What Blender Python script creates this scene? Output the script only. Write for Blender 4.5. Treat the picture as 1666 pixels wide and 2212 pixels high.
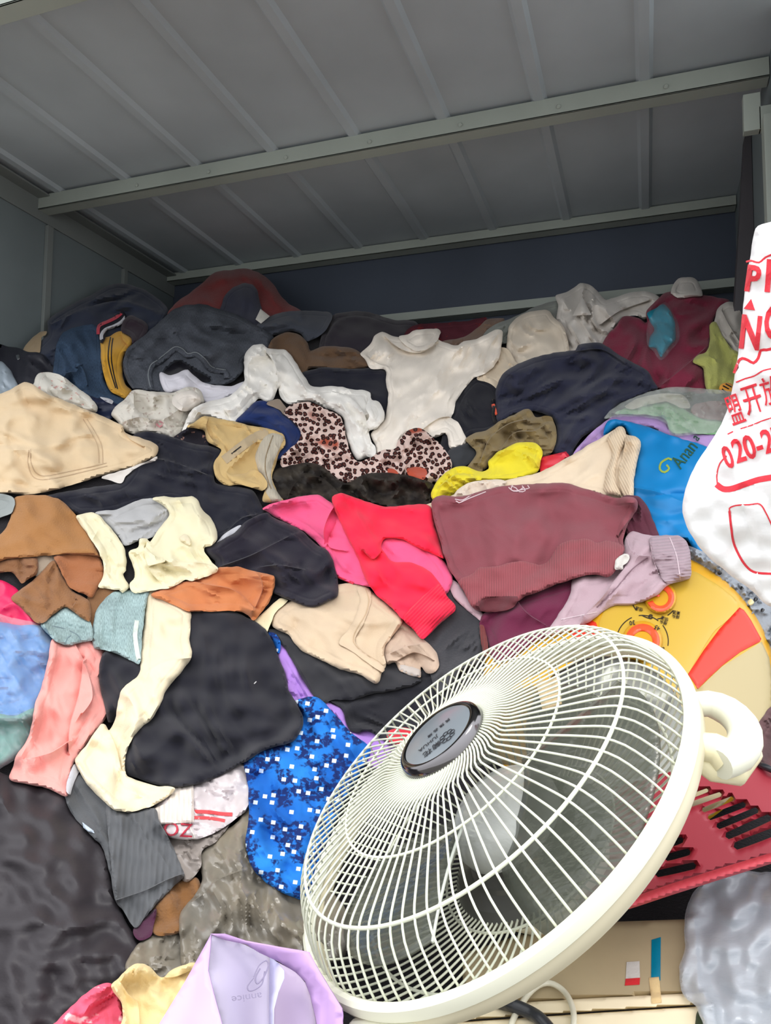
import bpy, bmesh, math, random
import numpy as np
from mathutils import Vector, Matrix
from mathutils.geometry import delaunay_2d_cdt

random.seed(3)
SC = bpy.context.scene
COL = SC.collection
for o in list(bpy.data.objects): bpy.data.objects.remove(o)

# ------------------------------------------------------------------ camera
EYE = 1.5                      # eye height above the ground, metres
FOC = 1636.0                   # focal length in pixels of the 1666x2212 frame
RX = np.array((.94515, .32661, .00996)); RX /= np.linalg.norm(RX)
RY = np.array((.01515, -.0743, .9971)); RY -= RX*(RX@RY); RY /= np.linalg.norm(RY)
RZ = np.cross(RX, RY)
cam = bpy.data.cameras.new('camera'); cam_o = bpy.data.objects.new('camera', cam); COL.objects.link(cam_o)
cam_o.matrix_world = Matrix(((RX[0], RY[0], RZ[0], 0), (RX[1], RY[1], RZ[1], 0), (RX[2], RY[2], RZ[2], EYE), (0, 0, 0, 1)))
cam.sensor_fit = 'VERTICAL'; cam.sensor_height = 24.0; cam.lens = 24.0*FOC/2212.0
cam.clip_start = .02; cam.clip_end = 100
SC.camera = cam_o

# ------------------------------------------------------------------ light
SC.view_settings.view_transform = 'Standard'; SC.view_settings.look = 'None'
SC.view_settings.gamma = 1; SC.view_settings.use_curve_mapping = False
SC.view_settings.exposure = 0.36
world = bpy.data.worlds.new('overcast_sky'); SC.world = world; world.use_nodes = True
bgn = world.node_tree.nodes['Background']
bgn.inputs[1].default_value = 1.0
_n = world.node_tree.nodes; _l = world.node_tree.links      # overcast sky: brighter overhead than at the horizon
_tc = _n.new('ShaderNodeTexCoord'); _sp = _n.new('ShaderNodeSeparateXYZ'); _rp = _n.new('ShaderNodeValToRGB')
_l.new(_tc.outputs['Generated'], _sp.inputs[0]); _l.new(_sp.outputs['Z'], _rp.inputs[0]); _l.new(_rp.outputs[0], bgn.inputs[0])
_rp.color_ramp.elements[0].position = 0.0; _rp.color_ramp.elements[0].color = (1.12, 1.12, 1.14, 1)
_rp.color_ramp.elements[1].position = 0.9; _rp.color_ramp.elements[1].color = (1.85, 1.88, 1.95, 1)
sun = bpy.data.lights.new('sun', 'SUN'); sun.energy = 0.9; sun.angle = math.radians(20); sun.color = (1, .96, .88)
sun_o = bpy.data.objects.new('sun', sun); COL.objects.link(sun_o)
sun_o.rotation_euler = Vector((-.12, .12, -1)).to_track_quat('-Z', 'Y').to_euler()

# ------------------------------------------------------------------ materials
def lin(c):
    return tuple(((v/255)/12.92 if v/255 <= .04045 else ((v/255+.055)/1.055)**2.4) for v in c)
MATS = {}
def mat(name, rgb, kind='cotton', rgb2=None, rough=None, scale=1.0, angle=0.0, crumple=1.0):
    """procedural materials; coordinates are the cloth's own UVs in metres"""
    if name in MATS: return MATS[name]
    m = bpy.data.materials.new(name); m.use_nodes = True; MATS[name] = m
    nt = m.node_tree; N = nt.nodes; L = nt.links; b = N['Principled BSDF']
    c = lin(rgb) + (1,); c2 = lin(rgb2) + (1,) if rgb2 else None
    b.inputs['Base Color'].default_value = c
    b.inputs['Roughness'].default_value = .9 if rough is None else rough
    b.inputs['Specular IOR Level'].default_value = .2
    uv = N.new('ShaderNodeUVMap'); mp = N.new('ShaderNodeMapping'); L.new(uv.outputs[0], mp.inputs[0])
    mp.inputs['Rotation'].default_value = (0, 0, math.radians(angle))
    def noise(s, det=3, src=None):
        n = N.new('ShaderNodeTexNoise'); n.inputs['Scale'].default_value = s; n.inputs['Detail'].default_value = det
        L.new((src or mp).outputs[0], n.inputs[0]); return n
    def ramp(src, stops, out=0):
        r = N.new('ShaderNodeValToRGB'); L.new(src.outputs[out], r.inputs[0]); e = r.color_ramp.elements
        while len(e) < len(stops): e.new(.5)
        for i, (p, col) in enumerate(stops): e[i].position = p; e[i].color = col
        return r
    def mix(f, a, bb, mode='MIX'):
        x = N.new('ShaderNodeMix'); x.data_type = 'RGBA'; x.blend_type = mode
        for s, v in ((0, f), (6, a), (7, bb)):
            if hasattr(v, 'outputs'): L.new(v.outputs[0] if v.bl_idname != 'ShaderNodeMix' else v.outputs[2], x.inputs[s])
            else: x.inputs[s].default_value = v
        return x
    def bump(src, st, dist=.001, out=0):
        bp = N.new('ShaderNodeBump'); bp.inputs['Strength'].default_value = st; bp.inputs['Distance'].default_value = dist
        L.new(src.outputs[out], bp.inputs['Height']); L.new(bp.outputs[0], b.inputs['Normal'])
        if kind in ('cotton', 'nylon', 'denim', 'print', 'leopard', 'blue_floral', 'rib', 'knit', 'polybag', 'woven') and crumple:
            m5 = N.new('ShaderNodeMapping'); L.new(uv.outputs[0], m5.inputs[0]); m5.inputs['Rotation'].default_value = (0, 0, .5+sum(rgb)*.013)
            m5.inputs['Scale'].default_value = (1, 2.0, 1)
            rn = N.new('ShaderNodeTexNoise'); rn.noise_type = 'RIDGED_MULTIFRACTAL'; rn.inputs['Scale'].default_value = 7; rn.inputs['Detail'].default_value = 1.5
            rn.inputs['Distortion'].default_value = .6; L.new(m5.outputs[0], rn.inputs[0])
            b2 = N.new('ShaderNodeBump'); b2.inputs['Strength'].default_value = .6*crumple; b2.inputs['Distance'].default_value = .009
            L.new(rn.outputs[0], b2.inputs['Height']); L.new(b2.outputs[0], bp.inputs['Normal'])
            if kind in ('cotton', 'denim', 'print'):       # sewn hem a finger's width inside the edge
                at = N.new('ShaderNodeAttribute'); at.attribute_name = 'hem'
                hr = ramp(at, [(.0125, W), (.0150, K), (.0165, K), (.0185, G(.8))], 2)
                b3 = N.new('ShaderNodeBump'); b3.inputs['Strength'].default_value = .55; b3.inputs['Distance'].default_value = .0022
                L.new(hr.outputs[0], b3.inputs['Height']); L.new(b3.outputs[0], b2.inputs['Normal'])
        return bp
    def wave(s, dist=0.0, direction='X', src=None):
        w = N.new('ShaderNodeTexWave'); w.bands_direction = direction; w.inputs['Scale'].default_value = s
        w.inputs['Distortion'].default_value = dist; L.new((src or mp).outputs[0], w.inputs[0]); return w
    W = (1, 1, 1, 1); K = (0, 0, 0, 1); G = lambda v: (v, v, v, 1)
    if kind in ('cotton', 'fleece', 'knit', 'rib', 'velvet'):
        if kind != 'velvet': b.inputs['Sheen Weight'].default_value = .12
        n1 = noise(22, 4); v = ramp(n1, [(.3, G(.95)), (.7, G(1.02))])
        x = mix(1.0, c, v, 'MULTIPLY'); L.new(x.outputs[2], b.inputs['Base Color'])
        if kind == 'cotton': bump(noise(420, 3), .35, .0012)
        if kind == 'fleece': bump(noise(260, 6), .8, .002)
        if kind == 'velvet':
            n2 = noise(40, 5); L.new(mix(ramp(n2, [(.4, K), (.7, W)]), c, c2 or c).outputs[2], b.inputs['Base Color']); bump(n2, .5, .006)
            b.inputs['Roughness'].default_value = .55
        if kind == 'knit':
            w = wave(95*scale, 1.2, 'X'); w2 = wave(60*scale, 1.5, 'Y')
            bump(mix(.5, w, w2), .5, .0016)
        if kind == 'rib':
            w = wave(55*scale, .15, 'X'); bump(w, .7, .002)
            r = ramp(w, [(0, G(.88)), (.6, W)]); y = mix(1.0, x, r, 'MULTIPLY'); L.new(y.outputs[2], b.inputs['Base Color'])
    elif kind == 'denim':
        m2 = N.new('ShaderNodeMapping'); L.new(uv.outputs[0], m2.inputs[0]); m2.inputs['Scale'].default_value = (3.5, .6, 1)
        m2.inputs['Rotation'].default_value = (0, 0, math.radians(angle))
        n1 = noise(230, 3, m2); n2 = noise(14, 4)
        x = mix(ramp(n1, [(.35, K), (.65, W)]), tuple(v*.72 for v in c[:3])+(1,), tuple(min(1, v*1.25) for v in c[:3])+(1,))
        y = mix(1.0, x, ramp(n2, [(.3, G(.75)), (.75, G(1.2))]), 'MULTIPLY'); L.new(y.outputs[2], b.inputs['Base Color'])
        bump(n1, .4, .001)
    elif kind == 'nylon':
        b.inputs['Roughness'].default_value = .42 if rough is None else rough; b.inputs['Specular IOR Level'].default_value = .4
        bump(noise(60, 5), .25, .004)
    elif kind == 'leopard':
        nz = noise(60, 2); mm = N.new('ShaderNodeMixRGB'); mm.inputs[0].default_value = .012
        L.new(mp.outputs[0], mm.inputs[1]); L.new(nz.outputs['Color'], mm.inputs[2])
        vo = N.new('ShaderNodeTexVoronoi'); vo.voronoi_dimensions = '2D'; vo.inputs['Scale'].default_value = 56*scale; L.new(mm.outputs[0], vo.inputs[0])
        vo.inputs['Randomness'].default_value = .85
        spot = ramp(vo, [(.37, W), (.41, K)]); core = ramp(vo, [(.14, W), (.22, K)])
        big = ramp(noise(9, 2), [(.60, K), (.66, W)])
        base = mix(big, lin((222, 196, 186))+(1,), lin((176, 84, 62))+(1,))
        s1 = mix(core, lin((46, 24, 24))+(1,), lin((96, 52, 44))+(1,))
        f = mix(spot, base, s1); L.new(f.outputs[2], b.inputs['Base Color']); bump(noise(300, 3), .3)
    elif kind == 'blue_floral':
        n1 = noise(30, 4); fl = ramp(n1, [(.47, K), (.51, W)])
        n3 = noise(150, 2); fl2 = mix(1.0, fl, ramp(n3, [(.38, K), (.5, W)]), 'MULTIPLY')
        base = mix(ramp(noise(12, 3), [(.35, K), (.7, W)]), lin((24, 92, 176))+(1,), lin((40, 128, 214))+(1,))
        x = mix(fl2, base, lin((22, 42, 98))+(1,))
        vo = N.new('ShaderNodeTexVoronoi'); vo.voronoi_dimensions = '2D'; vo.distance = 'CHEBYCHEV'; vo.inputs['Scale'].default_value = 42
        m3 = N.new('ShaderNodeMapping'); L.new(uv.outputs[0], m3.inputs[0]); m3.inputs['Rotation'].default_value = (0, 0, .15)
        L.new(m3.outputs[0], vo.inputs[0]); vo.inputs['Randomness'].default_value = .75
        sq = ramp(vo, [(.125, W), (.14, K)]); y = mix(sq, x, lin((214, 226, 236))+(1,))
        L.new(y.outputs[2], b.inputs['Base Color']); bump(noise(300, 3), .3)
    elif kind == 'print':            # pale cloth with small sprigs / blotches of colour 2
        n1 = noise(70*scale, 3); x = mix(ramp(n1, [(.60, K), (.66, W)]), c, c2); L.new(x.outputs[2], b.inputs['Base Color'])
        bump(noise(300, 3), .4)
    elif kind == 'woven':            # shiny woven plastic sack
        w1 = wave(120, .3, 'X'); w2 = wave(120, .3, 'Y'); mx = mix(.5, w1, w2)
        x = mix(ramp(noise(10, 4), [(.35, K), (.7, W)]), c, c2 or c); L.new(x.outputs[2], b.inputs['Base Color'])
        bump(mx, .8, .0015); b.inputs['Roughness'].default_value = .28; b.inputs['Specular IOR Level'].default_value = .7
    elif kind == 'gloss':
        b.inputs['Roughness'].default_value = .28 if rough is None else rough; b.inputs['Specular IOR Level'].default_value = .5
        bump(noise(30, 2), .05, .002)
    elif kind == 'polybag':          # opaque crumpled film
        b.inputs['Roughness'].default_value = .3 if rough is None else rough; b.inputs['Specular IOR Level'].default_value = .5
        m2 = N.new('ShaderNodeMapping'); L.new(uv.outputs[0], m2.inputs[0]); m2.inputs['Scale'].default_value = (1, 2.6, 1)
        m2.inputs['Rotation'].default_value = (0, 0, math.radians(angle)); bump(noise(22, 5, m2), .22, .006)
    elif kind == 'film':             # clear plastic film
        b.inputs['Roughness'].default_value = .22 if rough is None else rough; b.inputs['Specular IOR Level'].default_value = .8
        m2 = N.new('ShaderNodeMapping'); L.new(uv.outputs[0], m2.inputs[0]); m2.inputs['Scale'].default_value = (1, 2.4, 1)
        m2.inputs['Rotation'].default_value = (0, 0, math.radians(angle)); bump(noise(26, 4, m2), .5, .006)
        tr = N.new('ShaderNodeBsdfTransparent'); ms = N.new('ShaderNodeMixShader'); ms.inputs[0].default_value = scale
        L.new(tr.outputs[0], ms.inputs[1]); L.new(b.outputs[0], ms.inputs[2])
        L.new(ms.outputs[0], N['Material Output'].inputs[0])
    elif kind == 'paint':            # painted sheet steel, faint grime; object coordinates
        tc = N.new('ShaderNodeTexCoord'); n1 = noise(2.3, 5, None); L.new(tc.outputs['Object'], n1.inputs[0])
        x = mix(1.0, c, ramp(n1, [(.3, G(.82)), (.7, G(1.08))]), 'MULTIPLY'); L.new(x.outputs[2], b.inputs['Base Color'])
        b.inputs['Roughness'].default_value = .6 if rough is None else rough; b.inputs['Specular IOR Level'].default_value = .35
        n2 = noise(90, 2, None); L.new(tc.outputs['Object'], n2.inputs[0]); bump(n2, .12, .002)
    elif kind == 'metal':
        b.inputs['Metallic'].default_value = 1; b.inputs['Roughness'].default_value = .2 if rough is None else rough
    elif kind == 'concrete':
        tc = N.new('ShaderNodeTexCoord'); n1 = noise(6, 6, None); L.new(tc.outputs['Object'], n1.inputs[0])
        x = mix(1.0, c, ramp(n1, [(.3, G(.8)), (.7, G(1.1))]), 'MULTIPLY'); L.new(x.outputs[2], b.inputs['Base Color'])
    return m

# ------------------------------------------------------------------ numeric helpers
def P(s):
    return [tuple(float(v) for v in q.split(',')) for q in s.split()]
def perlin(x, y, seed):
    x = np.asarray(x, float); y = np.asarray(y, float)
    xi = np.floor(x).astype(np.int64); yi = np.floor(y).astype(np.int64); xf = x-xi; yf = y-yi
    def g(ix, iy, dx, dy):
        h = (ix*374761393 + iy*668265263 + int(seed)*974634777) & 0xffffffff
        h = ((h ^ (h >> 13))*1274126177) & 0xffffffff; h = h ^ (h >> 16)
        a = (h & 0xffff)/65535.0*2*np.pi
        return np.cos(a)*dx + np.sin(a)*dy
    u = xf*xf*xf*(xf*(xf*6-15)+10); v = yf*yf*yf*(yf*(yf*6-15)+10)
    n0 = g(xi, yi, xf, yf)*(1-u) + g(xi+1, yi, xf-1, yf)*u
    n1 = g(xi, yi+1, xf, yf-1)*(1-u) + g(xi+1, yi+1, xf-1, yf-1)*u
    return (n0*(1-v) + n1*v)*1.5
def folds(px, py, amp, sc, ang, an, seed):
    c, s = math.cos(math.radians(ang)), math.sin(math.radians(ang))
    u = (px*c + py*s)/(sc*an); v = (-px*s + py*c)/sc
    v = v + .8*perlin(u*.8+3.1, v*.45, seed+1)
    a = perlin(u, v, seed); ridge = np.exp(-(a/.24)**2); val = np.exp(-((a-.42)/.16)**2)
    m1 = np.clip(.5+1.6*perlin(px/(sc*2.6), py/(sc*2.6), seed+8), 0, 1)
    a2 = perlin(u*1.5+9+.3*v, v*2.0, seed+5); m2 = np.clip(1.8*perlin(px/(sc*1.9)+4, py/(sc*1.9), seed+11), 0, 1)
    ter = 1/(1+np.exp(-np.clip((perlin(u*.7+2, v*.6+5, seed+14))/.07, -30, 30)))
    return amp*(.85*ridge*m1 - .6*val*m1 + 1.0*perlin(u*.5, v*.5, seed+2) + .45*np.exp(-(a2/.22)**2)*m2 + .55*ter - .5)
def catmull(pts, closed=True, step=7.0):
    n = len(pts); out = []
    rng = range(n) if closed else range(n-1)
    for i in rng:
        if closed: p0, p1, p2, p3 = (np.array(pts[(i+k) % n]) for k in (-1, 0, 1, 2))
        else: p0, p1, p2, p3 = (np.array(pts[min(max(i+k, 0), n-1)]) for k in (-1, 0, 1, 2))
        L = np.linalg.norm(p2-p1); m = max(1, int(round(L/step)))
        # sharp corners keep their corner: reduce tangents where the turn is strong
        for k in range(m):
            t = k/m; t2 = t*t; t3 = t2*t
            d1 = (p2-p0)*.5; d2 = (p3-p1)*.5
            d1 = d1*min(1, L/(np.linalg.norm(d1)+1e-6)); d2 = d2*min(1, L/(np.linalg.norm(d2)+1e-6))
            out.append((2*t3-3*t2+1)*p1 + (t3-2*t2+t)*d1 + (-2*t3+3*t2)*p2 + (t3-t2)*d2)
    if not closed: out.append(np.array(pts[-1], float))
    return np.array(out)
def inside(px, py, poly):
    r = np.zeros(px.shape, bool); x = poly[:, 0]; y = poly[:, 1]; n = len(poly); j = n-1
    for i in range(n):
        if y[i] != y[j]:
            c = ((y[i] > py) != (y[j] > py)) & (px < (x[j]-x[i])*(py-y[i])/(y[j]-y[i])+x[i]); r ^= c
        j = i
    return r
def pdist(px, py, line, closed):
    """distance to a polyline, sign of the side, arc position"""
    A = line; B = np.roll(line, -1, 0) if closed else None
    if not closed: A, B = line[:-1], line[1:]
    d = np.full(px.shape, 1e9); sg = np.zeros(px.shape)
    for a, b in zip(A, B):
        v = b-a; L2 = v@v
        if L2 < 1e-9: continue
        t = np.clip(((px-a[0])*v[0]+(py-a[1])*v[1])/L2, 0, 1)
        dx = px-a[0]-t*v[0]; dy = py-a[1]-t*v[1]; q = np.hypot(dx, dy)
        m = q < d; d = np.where(m, q, d)
        if not closed: sg = np.where(m, np.sign(v[0]*(py-a[1])-v[1]*(px-a[0])), sg)
    return d, sg
def blur(a, k=1):
    for _ in range(k):
        p = np.pad(a, 1, mode='edge')
        a = (p[1:-1, :-2]+2*p[1:-1, 1:-1]+p[1:-1, 2:])/4
        p = np.pad(a, 1, mode='edge')
        a = (p[:-2, 1:-1]+2*p[1:-1, 1:-1]+p[2:, 1:-1])/4
    return a

# ------------------------------------------------------------------ supports the things rest on
def rays(px, py):
    a = (np.asarray(px, float)-833)/FOC; b = (np.asarray(py, float)-1106)/FOC
    return a[..., None]*RX - b[..., None]*RY - RZ
WALL_L, WALL_R, WALL_B, CEIL = -1.847, .285, 2.61, 1.2     # relative to the eye
def heap_h(x, y):
    """height of the big slope of clothes, relative to the eye"""
    steep = .92*(y-1.47); flat = -.294+.35*(y-1.15); k = .004
    a = .5*(steep+flat+np.sqrt((steep-flat)**2+k))
    q = -x-.9
    return a + .42*.5*(q+np.sqrt(q*q+.02))
class Support:
    cell = 4.0
    def __init__(s, x0=-160, x1=1900, y0=380, y1=2400):
        s.x0, s.y0 = x0, y0; s.nx = int((x1-x0)/s.cell)+1; s.ny = int((y1-y0)/s.cell)+1
        s.H = np.zeros((s.ny, s.nx))
        s.gx, s.gy = np.meshgrid(x0+np.arange(s.nx)*s.cell, y0+np.arange(s.ny)*s.cell)
        s.S = s.t(s.gx, s.gy, 0*s.gx)/FOC
    def samp(s, R, px, py):
        fx = np.clip((px-s.x0)/s.cell, 0, s.nx-1.001); fy = np.clip((py-s.y0)/s.cell, 0, s.ny-1.001)
        i = fx.astype(int); j = fy.astype(int); u = fx-i; v = fy-j
        return (R[j, i]*(1-u)+R[j, i+1]*u)*(1-v)+(R[j+1, i]*(1-u)+R[j+1, i+1]*u)*v
    def pos(s, px, py, h):
        px = np.asarray(px, float); py = np.asarray(py, float)
        return rays(px, py)*s.t(px, py, h)[..., None]
class Heap(Support):
    def t(s, px, py, h):
        r = rays(px, py); t = np.full(np.asarray(px, float).shape, 1.4)
        def F(t): return .735*(r[..., 2]*t-heap_h(r[..., 0]*t, r[..., 1]*t))-h
        for _ in range(14):
            f = F(t); d = (F(t+1e-4)-f)/1e-4; d = np.where(np.abs(d) < .05, -.05, d)
            t = np.clip(t-np.clip(f/d, -.5, .5), .3, 4)
        rx = r[..., 0]; ry = r[..., 1]
        t = np.minimum(t, np.where(rx < 0, (WALL_L+.012)/np.minimum(rx, -1e-6), 9))
        t = np.minimum(t, np.where(rx > 0, (WALL_R-.012)/np.maximum(rx, 1e-6), 9))
        t = np.minimum(t, np.where(ry > 0, (WALL_B-.012)/np.maximum(ry, 1e-6), 9))
        return np.minimum(t, np.where(r[..., 2] > 0, (CEIL-.012)/np.maximum(r[..., 2], 1e-6), 9))
class Plane(Support):
    """a tilted plane through the point seen at (px,py) at camera depth t0, with normal n"""
    def __init__(s, px, py, t0, n, **k):
        s.n = np.array(n, float); s.n /= np.linalg.norm(s.n)
        s.P0 = (rays(px, py)*t0).reshape(3); Support.__init__(s, **k)
    def t(s, px, py, h):
        r = rays(px, py); return (h+s.n@s.P0)/(r@s.n)

def new_obj(name, me, m, parent=None):
    o = bpy.data.objects.new(name, me); COL.objects.link(o)
    if m: me.materials.append(m)
    if parent is not None: o.parent = parent; o.matrix_parent_inverse = Matrix.Identity(4)
    return o
def tag(o, label, cat, group=None, kind=None):
    if label: o['label'] = label
    if cat: o['category'] = cat
    if group: o['group'] = group
    if kind: o['kind'] = kind
    return o
def mesh_from(V, F, uvs=None, smooth=True, sharp=None):
    me = bpy.data.meshes.new('m'); V = np.array(V, float).copy(); V[:, 2] += EYE
    me.from_pydata(V.tolist(), [], [tuple(int(i) for i in f) for f in F]); me.update()
    if uvs is not None:
        l = me.uv_layers.new(name='UVMap'); idx = np.empty(len(me.loops), int); me.loops.foreach_get('vertex_index', idx)
        l.data.foreach_set('uv', np.asarray(uvs, float)[idx].ravel())
    me.polygons.foreach_set('use_smooth', [smooth]*len(me.polygons))
    if sharp: me.set_sharp_from_angle(angle=math.radians(sharp))
    return me
HEAP = Heap()
SEED = [10]

def piece(name, m, pts, label=None, cat=None, parent=None, sup=None, th=4, w=12, bulge=0, bw=None, rigid=False, wr=None, cr=(), holes=(), pits=(), step=5, drape=5, smooth=True, group=None, sharp=52, jit=1.2, lift=0, raster=True, back=0):
    """One pillow of cloth (or film, or plastic) lying on its support.
    pts: outline; th edge thickness; w width of the rounded edge; bulge extra swell in the middle;
    wr wrinkles (amp, size, angle, stretch); cr folds (kind, line, width, amp); pits sunk openings.
    Sizes are in frame pixels at the distance where the thing lies."""
    sup = sup or HEAP; SEED[0] += 7; seed = SEED[0]
    if isinstance(pts, str): pts = P(pts)
    ol = catmull(pts, True, step) if smooth else catmull_lin(pts, step)
    if jit and smooth:
        k = np.arange(len(ol)); ol = ol + np.stack([perlin(k*.35, 0*k+.5, seed), perlin(k*.35, 0*k+7.5, seed)], 1)*jit
    # base relief under the piece
    H0 = sup.H
    base = H0.copy()
    if rigid:
        k = inside(sup.gx, sup.gy, ol); base = np.where(k | True, np.percentile(H0[k], 97), 0)
    else:
        if drape:                                     # a little slack so the cloth below never shows through
            p_ = np.pad(H0, 1, mode='edge'); ny_, nx_ = H0.shape
            H0 = np.max([p_[j:j+ny_, i:i+nx_] for i in range(3) for j in range(3)], 0); base = H0.copy()
        for _ in range(drape): base = np.maximum(H0, blur(base, 2))
    crl = []
    for c in cr:
        ln = P(c[1]) if isinstance(c[1], str) else c[1]
        crl.append((c[0], catmull(ln, False, 10), c[2], c[3]))
    pitl = [(catmull(P(q[0]), True, 8), q[1]) for q in pits]
    # interior points
    x0, y0 = ol.min(0); x1, y1 = ol.max(0); gx, gy = [], []
    row = 0; y = y0
    while y < y1:
        xs = np.arange(x0+(row % 2)*step*.5, x1, step); gx.append(xs); gy.append(np.full(len(xs), y)); y += step*.866; row += 1
    gx = np.concatenate(gx); gy = np.concatenate(gy)
    ins = inside(gx, gy, ol); gx, gy = gx[ins], gy[ins]
    holl = [catmull(P(h) if isinstance(h, str) else h, True, step) for h in holes]
    d, _ = pdist(gx, gy, ol, True); keep = d > step*.45
    for h in holl:
        dh, _ = pdist(gx, gy, h, True); keep &= (dh > step*.45) & ~inside(gx, gy, h)
    gx, gy = gx[keep], gy[keep]
    for kd, ln, cw, am in crl:                       # clean edges where one fold overlaps the next
        if kd == 's':
            q, _ = pdist(gx, gy, ln, False); gx, gy = gx[q > 3.4], gy[q > 3.4]
            l2 = catmull([tuple(p) for p in ln[::2]]+[tuple(ln[-1])], False, 4); tt = np.gradient(l2, axis=0); tt /= np.linalg.norm(tt, axis=1)[:, None]+1e-9
            nn = np.stack([-tt[:, 1], tt[:, 0]], 1); ex = np.vstack([l2+nn*.9, l2-nn*.9]); ok = inside(ex[:, 0], ex[:, 1], ol)
            dd, _ = pdist(ex[:, 0], ex[:, 1], ol, True); ok &= dd > 2.5
            gx = np.concatenate([gx, ex[ok, 0]]); gy = np.concatenate([gy, ex[ok, 1]])
    n = len(ol); co = [Vector(p) for p in ol]; ed = [(i, (i+1) % n) for i in range(n)]
    for h in holl:
        b0 = len(co); co += [Vector(p) for p in h]; ed += [(b0+i, b0+(i+1) % len(h)) for i in range(len(h))]
    co += [Vector((a, b)) for a, b in zip(gx, gy)]
    vv, _, ff, *_ = delaunay_2d_cdt(co, ed, [], 0, 1e-5)
    X = np.array([v[0] for v in vv]); Y = np.array([v[1] for v in vv]); F = np.array([f for f in ff if len(f) == 3])
    cx, cy = X[F].mean(1), Y[F].mean(1); k = inside(cx, cy, ol)
    for h in holl: k &= ~inside(cx, cy, h)
    F = F[k]
    ar = (X[F[:, 1]]-X[F[:, 0]])*(Y[F[:, 2]]-Y[F[:, 0]])-(X[F[:, 2]]-X[F[:, 0]])*(Y[F[:, 1]]-Y[F[:, 0]])
    F = F[np.abs(ar) > 1e-3]; ar = ar[np.abs(ar) > 1e-3]
    F = np.where((ar > 0)[:, None], F[:, ::-1], F)       # screen y runs down: this winds towards the eye
    used = np.unique(F); mp = np.full(len(X), -1); mp[used] = np.arange(len(used)); X, Y, F = X[used], Y[used], mp[F]
    def rel(px, py):
        d, _ = pdist(px, py, ol, True)
        for h in holl: d = np.minimum(d, pdist(px, py, h, True)[0])
        ww = w if rigid or parent is not None else min(w, 6+.22*w)
        e = np.clip(1-d/ww, 0, 1); prof = np.sqrt(np.clip(1-e*e, 0, 1))
        ed = np.clip(d/(w*.8), 0, 1)
        h = th*(.3+.7*prof)
        if not rigid and parent is None: h = h*(1+.9*perlin(px/46, py/46, seed+21))
        if bulge:
            B = (bw or 60)*1.15; q = np.clip(d/B, 0, 1); h = h + bulge*(.55*q*q*(3-2*q)+.35*np.sqrt(np.clip(1-(1-q)**2, 0, 1)))
        if wr:
            for (am, sc, an, st) in (wr if isinstance(wr[0], tuple) else (wr,)): h = h + 1.6*folds(px, py, am, sc, an, st, seed)*(.3+.7*ed)
        for kd, ln, cw, am in crl:
            q, sg = pdist(px, py, ln, False)
            if kd == 'g': h = h + am*np.exp(-(q/cw)**2)*ed
            else: h = h + 1.7*am*np.exp(-q/(1.5*cw))*(sg > 0)*(.3+.7*ed)
        for pl, dp in pitl:
            q, _ = pdist(px, py, pl, True); h = h - dp*np.where(inside(px, py, pl), np.clip(.35+q/14, 0, 1), 0)
        return np.maximum(h, .8)
    S = sup.samp(sup.S, X, Y); B0 = sup.samp(base, X, Y) + lift*S
    T = B0 + np.maximum(rel(X, Y), .8)*S
    top = sup.pos(X, Y, T); bot = sup.pos(X, Y, (B0 + .0004) if not back else B0 - back*rel(X, Y)*S)
    nv = len(X)
    E = {}
    for f in F:
        for a, b in ((f[0], f[1]), (f[1], f[2]), (f[2], f[0])):
            if (b, a) in E: del E[(b, a)]
            else: E[(a, b)] = 1
    walls = []
    for a, b in E: walls += [(b, a, a+nv), (b, a+nv, b+nv)]
    FF = F.tolist() + (F[:, ::-1]+nv).tolist() + walls
    V = np.vstack([top, bot])
    if isinstance(sup, Plane):
        ua = np.cross(sup.n, (0, 0, 1)); ua /= np.linalg.norm(ua); ub = np.cross(sup.n, ua)
        uv = np.stack([V@ua, V@ub], 1)
    else:
        Sm = S.mean(); u1 = np.stack([X, -Y*1.1], 1)*Sm; uv = np.vstack([u1, u1])
    me = mesh_from(V, FF, uv, True, sharp)
    hd = pdist(X, Y, ol, True)[0]*S; ha = me.attributes.new('hem', 'FLOAT', 'POINT'); ha.data.foreach_set('value', np.concatenate([hd, hd]))
    o = new_obj(name, me, m, parent)
    if parent is None: tag(o, label, cat, group)
    elif label: o['label'] = label
    if raster:
        i0, i1 = int((x0-sup.x0)/4)-1, int((x1-sup.x0)/4)+2; j0, j1 = int((y0-sup.y0)/4)-1, int((y1-sup.y0)/4)+2
        i0, j0 = max(i0, 0), max(j0, 0); sl = (slice(j0, j1), slice(i0, i1))
        gx, gy = sup.gx[sl], sup.gy[sl]; k = inside(gx, gy, ol)
        for h in holl: k &= ~inside(gx, gy, h)
        if k.any():
            hh = base[sl][k] + lift*sup.S[sl][k] + rel(gx[k], gy[k])*sup.S[sl][k]
            sub = sup.H[sl]; sub[k] = hh; sup.H[sl] = sub
    return o
def catmull_lin(pts, step):
    out = []; n = len(pts)
    for i in range(n):
        a = np.array(pts[i], float); b = np.array(pts[(i+1) % n], float); m = max(1, int(np.linalg.norm(b-a)/step))
        for k in range(m): out.append(a+(b-a)*k/m)
    return np.array(out)
def ribbon_poly(line, wd):
    ln = catmull(P(line) if isinstance(line, str) else line, False, 6)
    t = np.gradient(ln, axis=0); t /= np.linalg.norm(t, axis=1)[:, None]+1e-9; nn = np.stack([-t[:, 1], t[:, 0]], 1)
    return np.vstack([ln+nn*wd/2, (ln-nn*wd/2)[::-1]])
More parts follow.
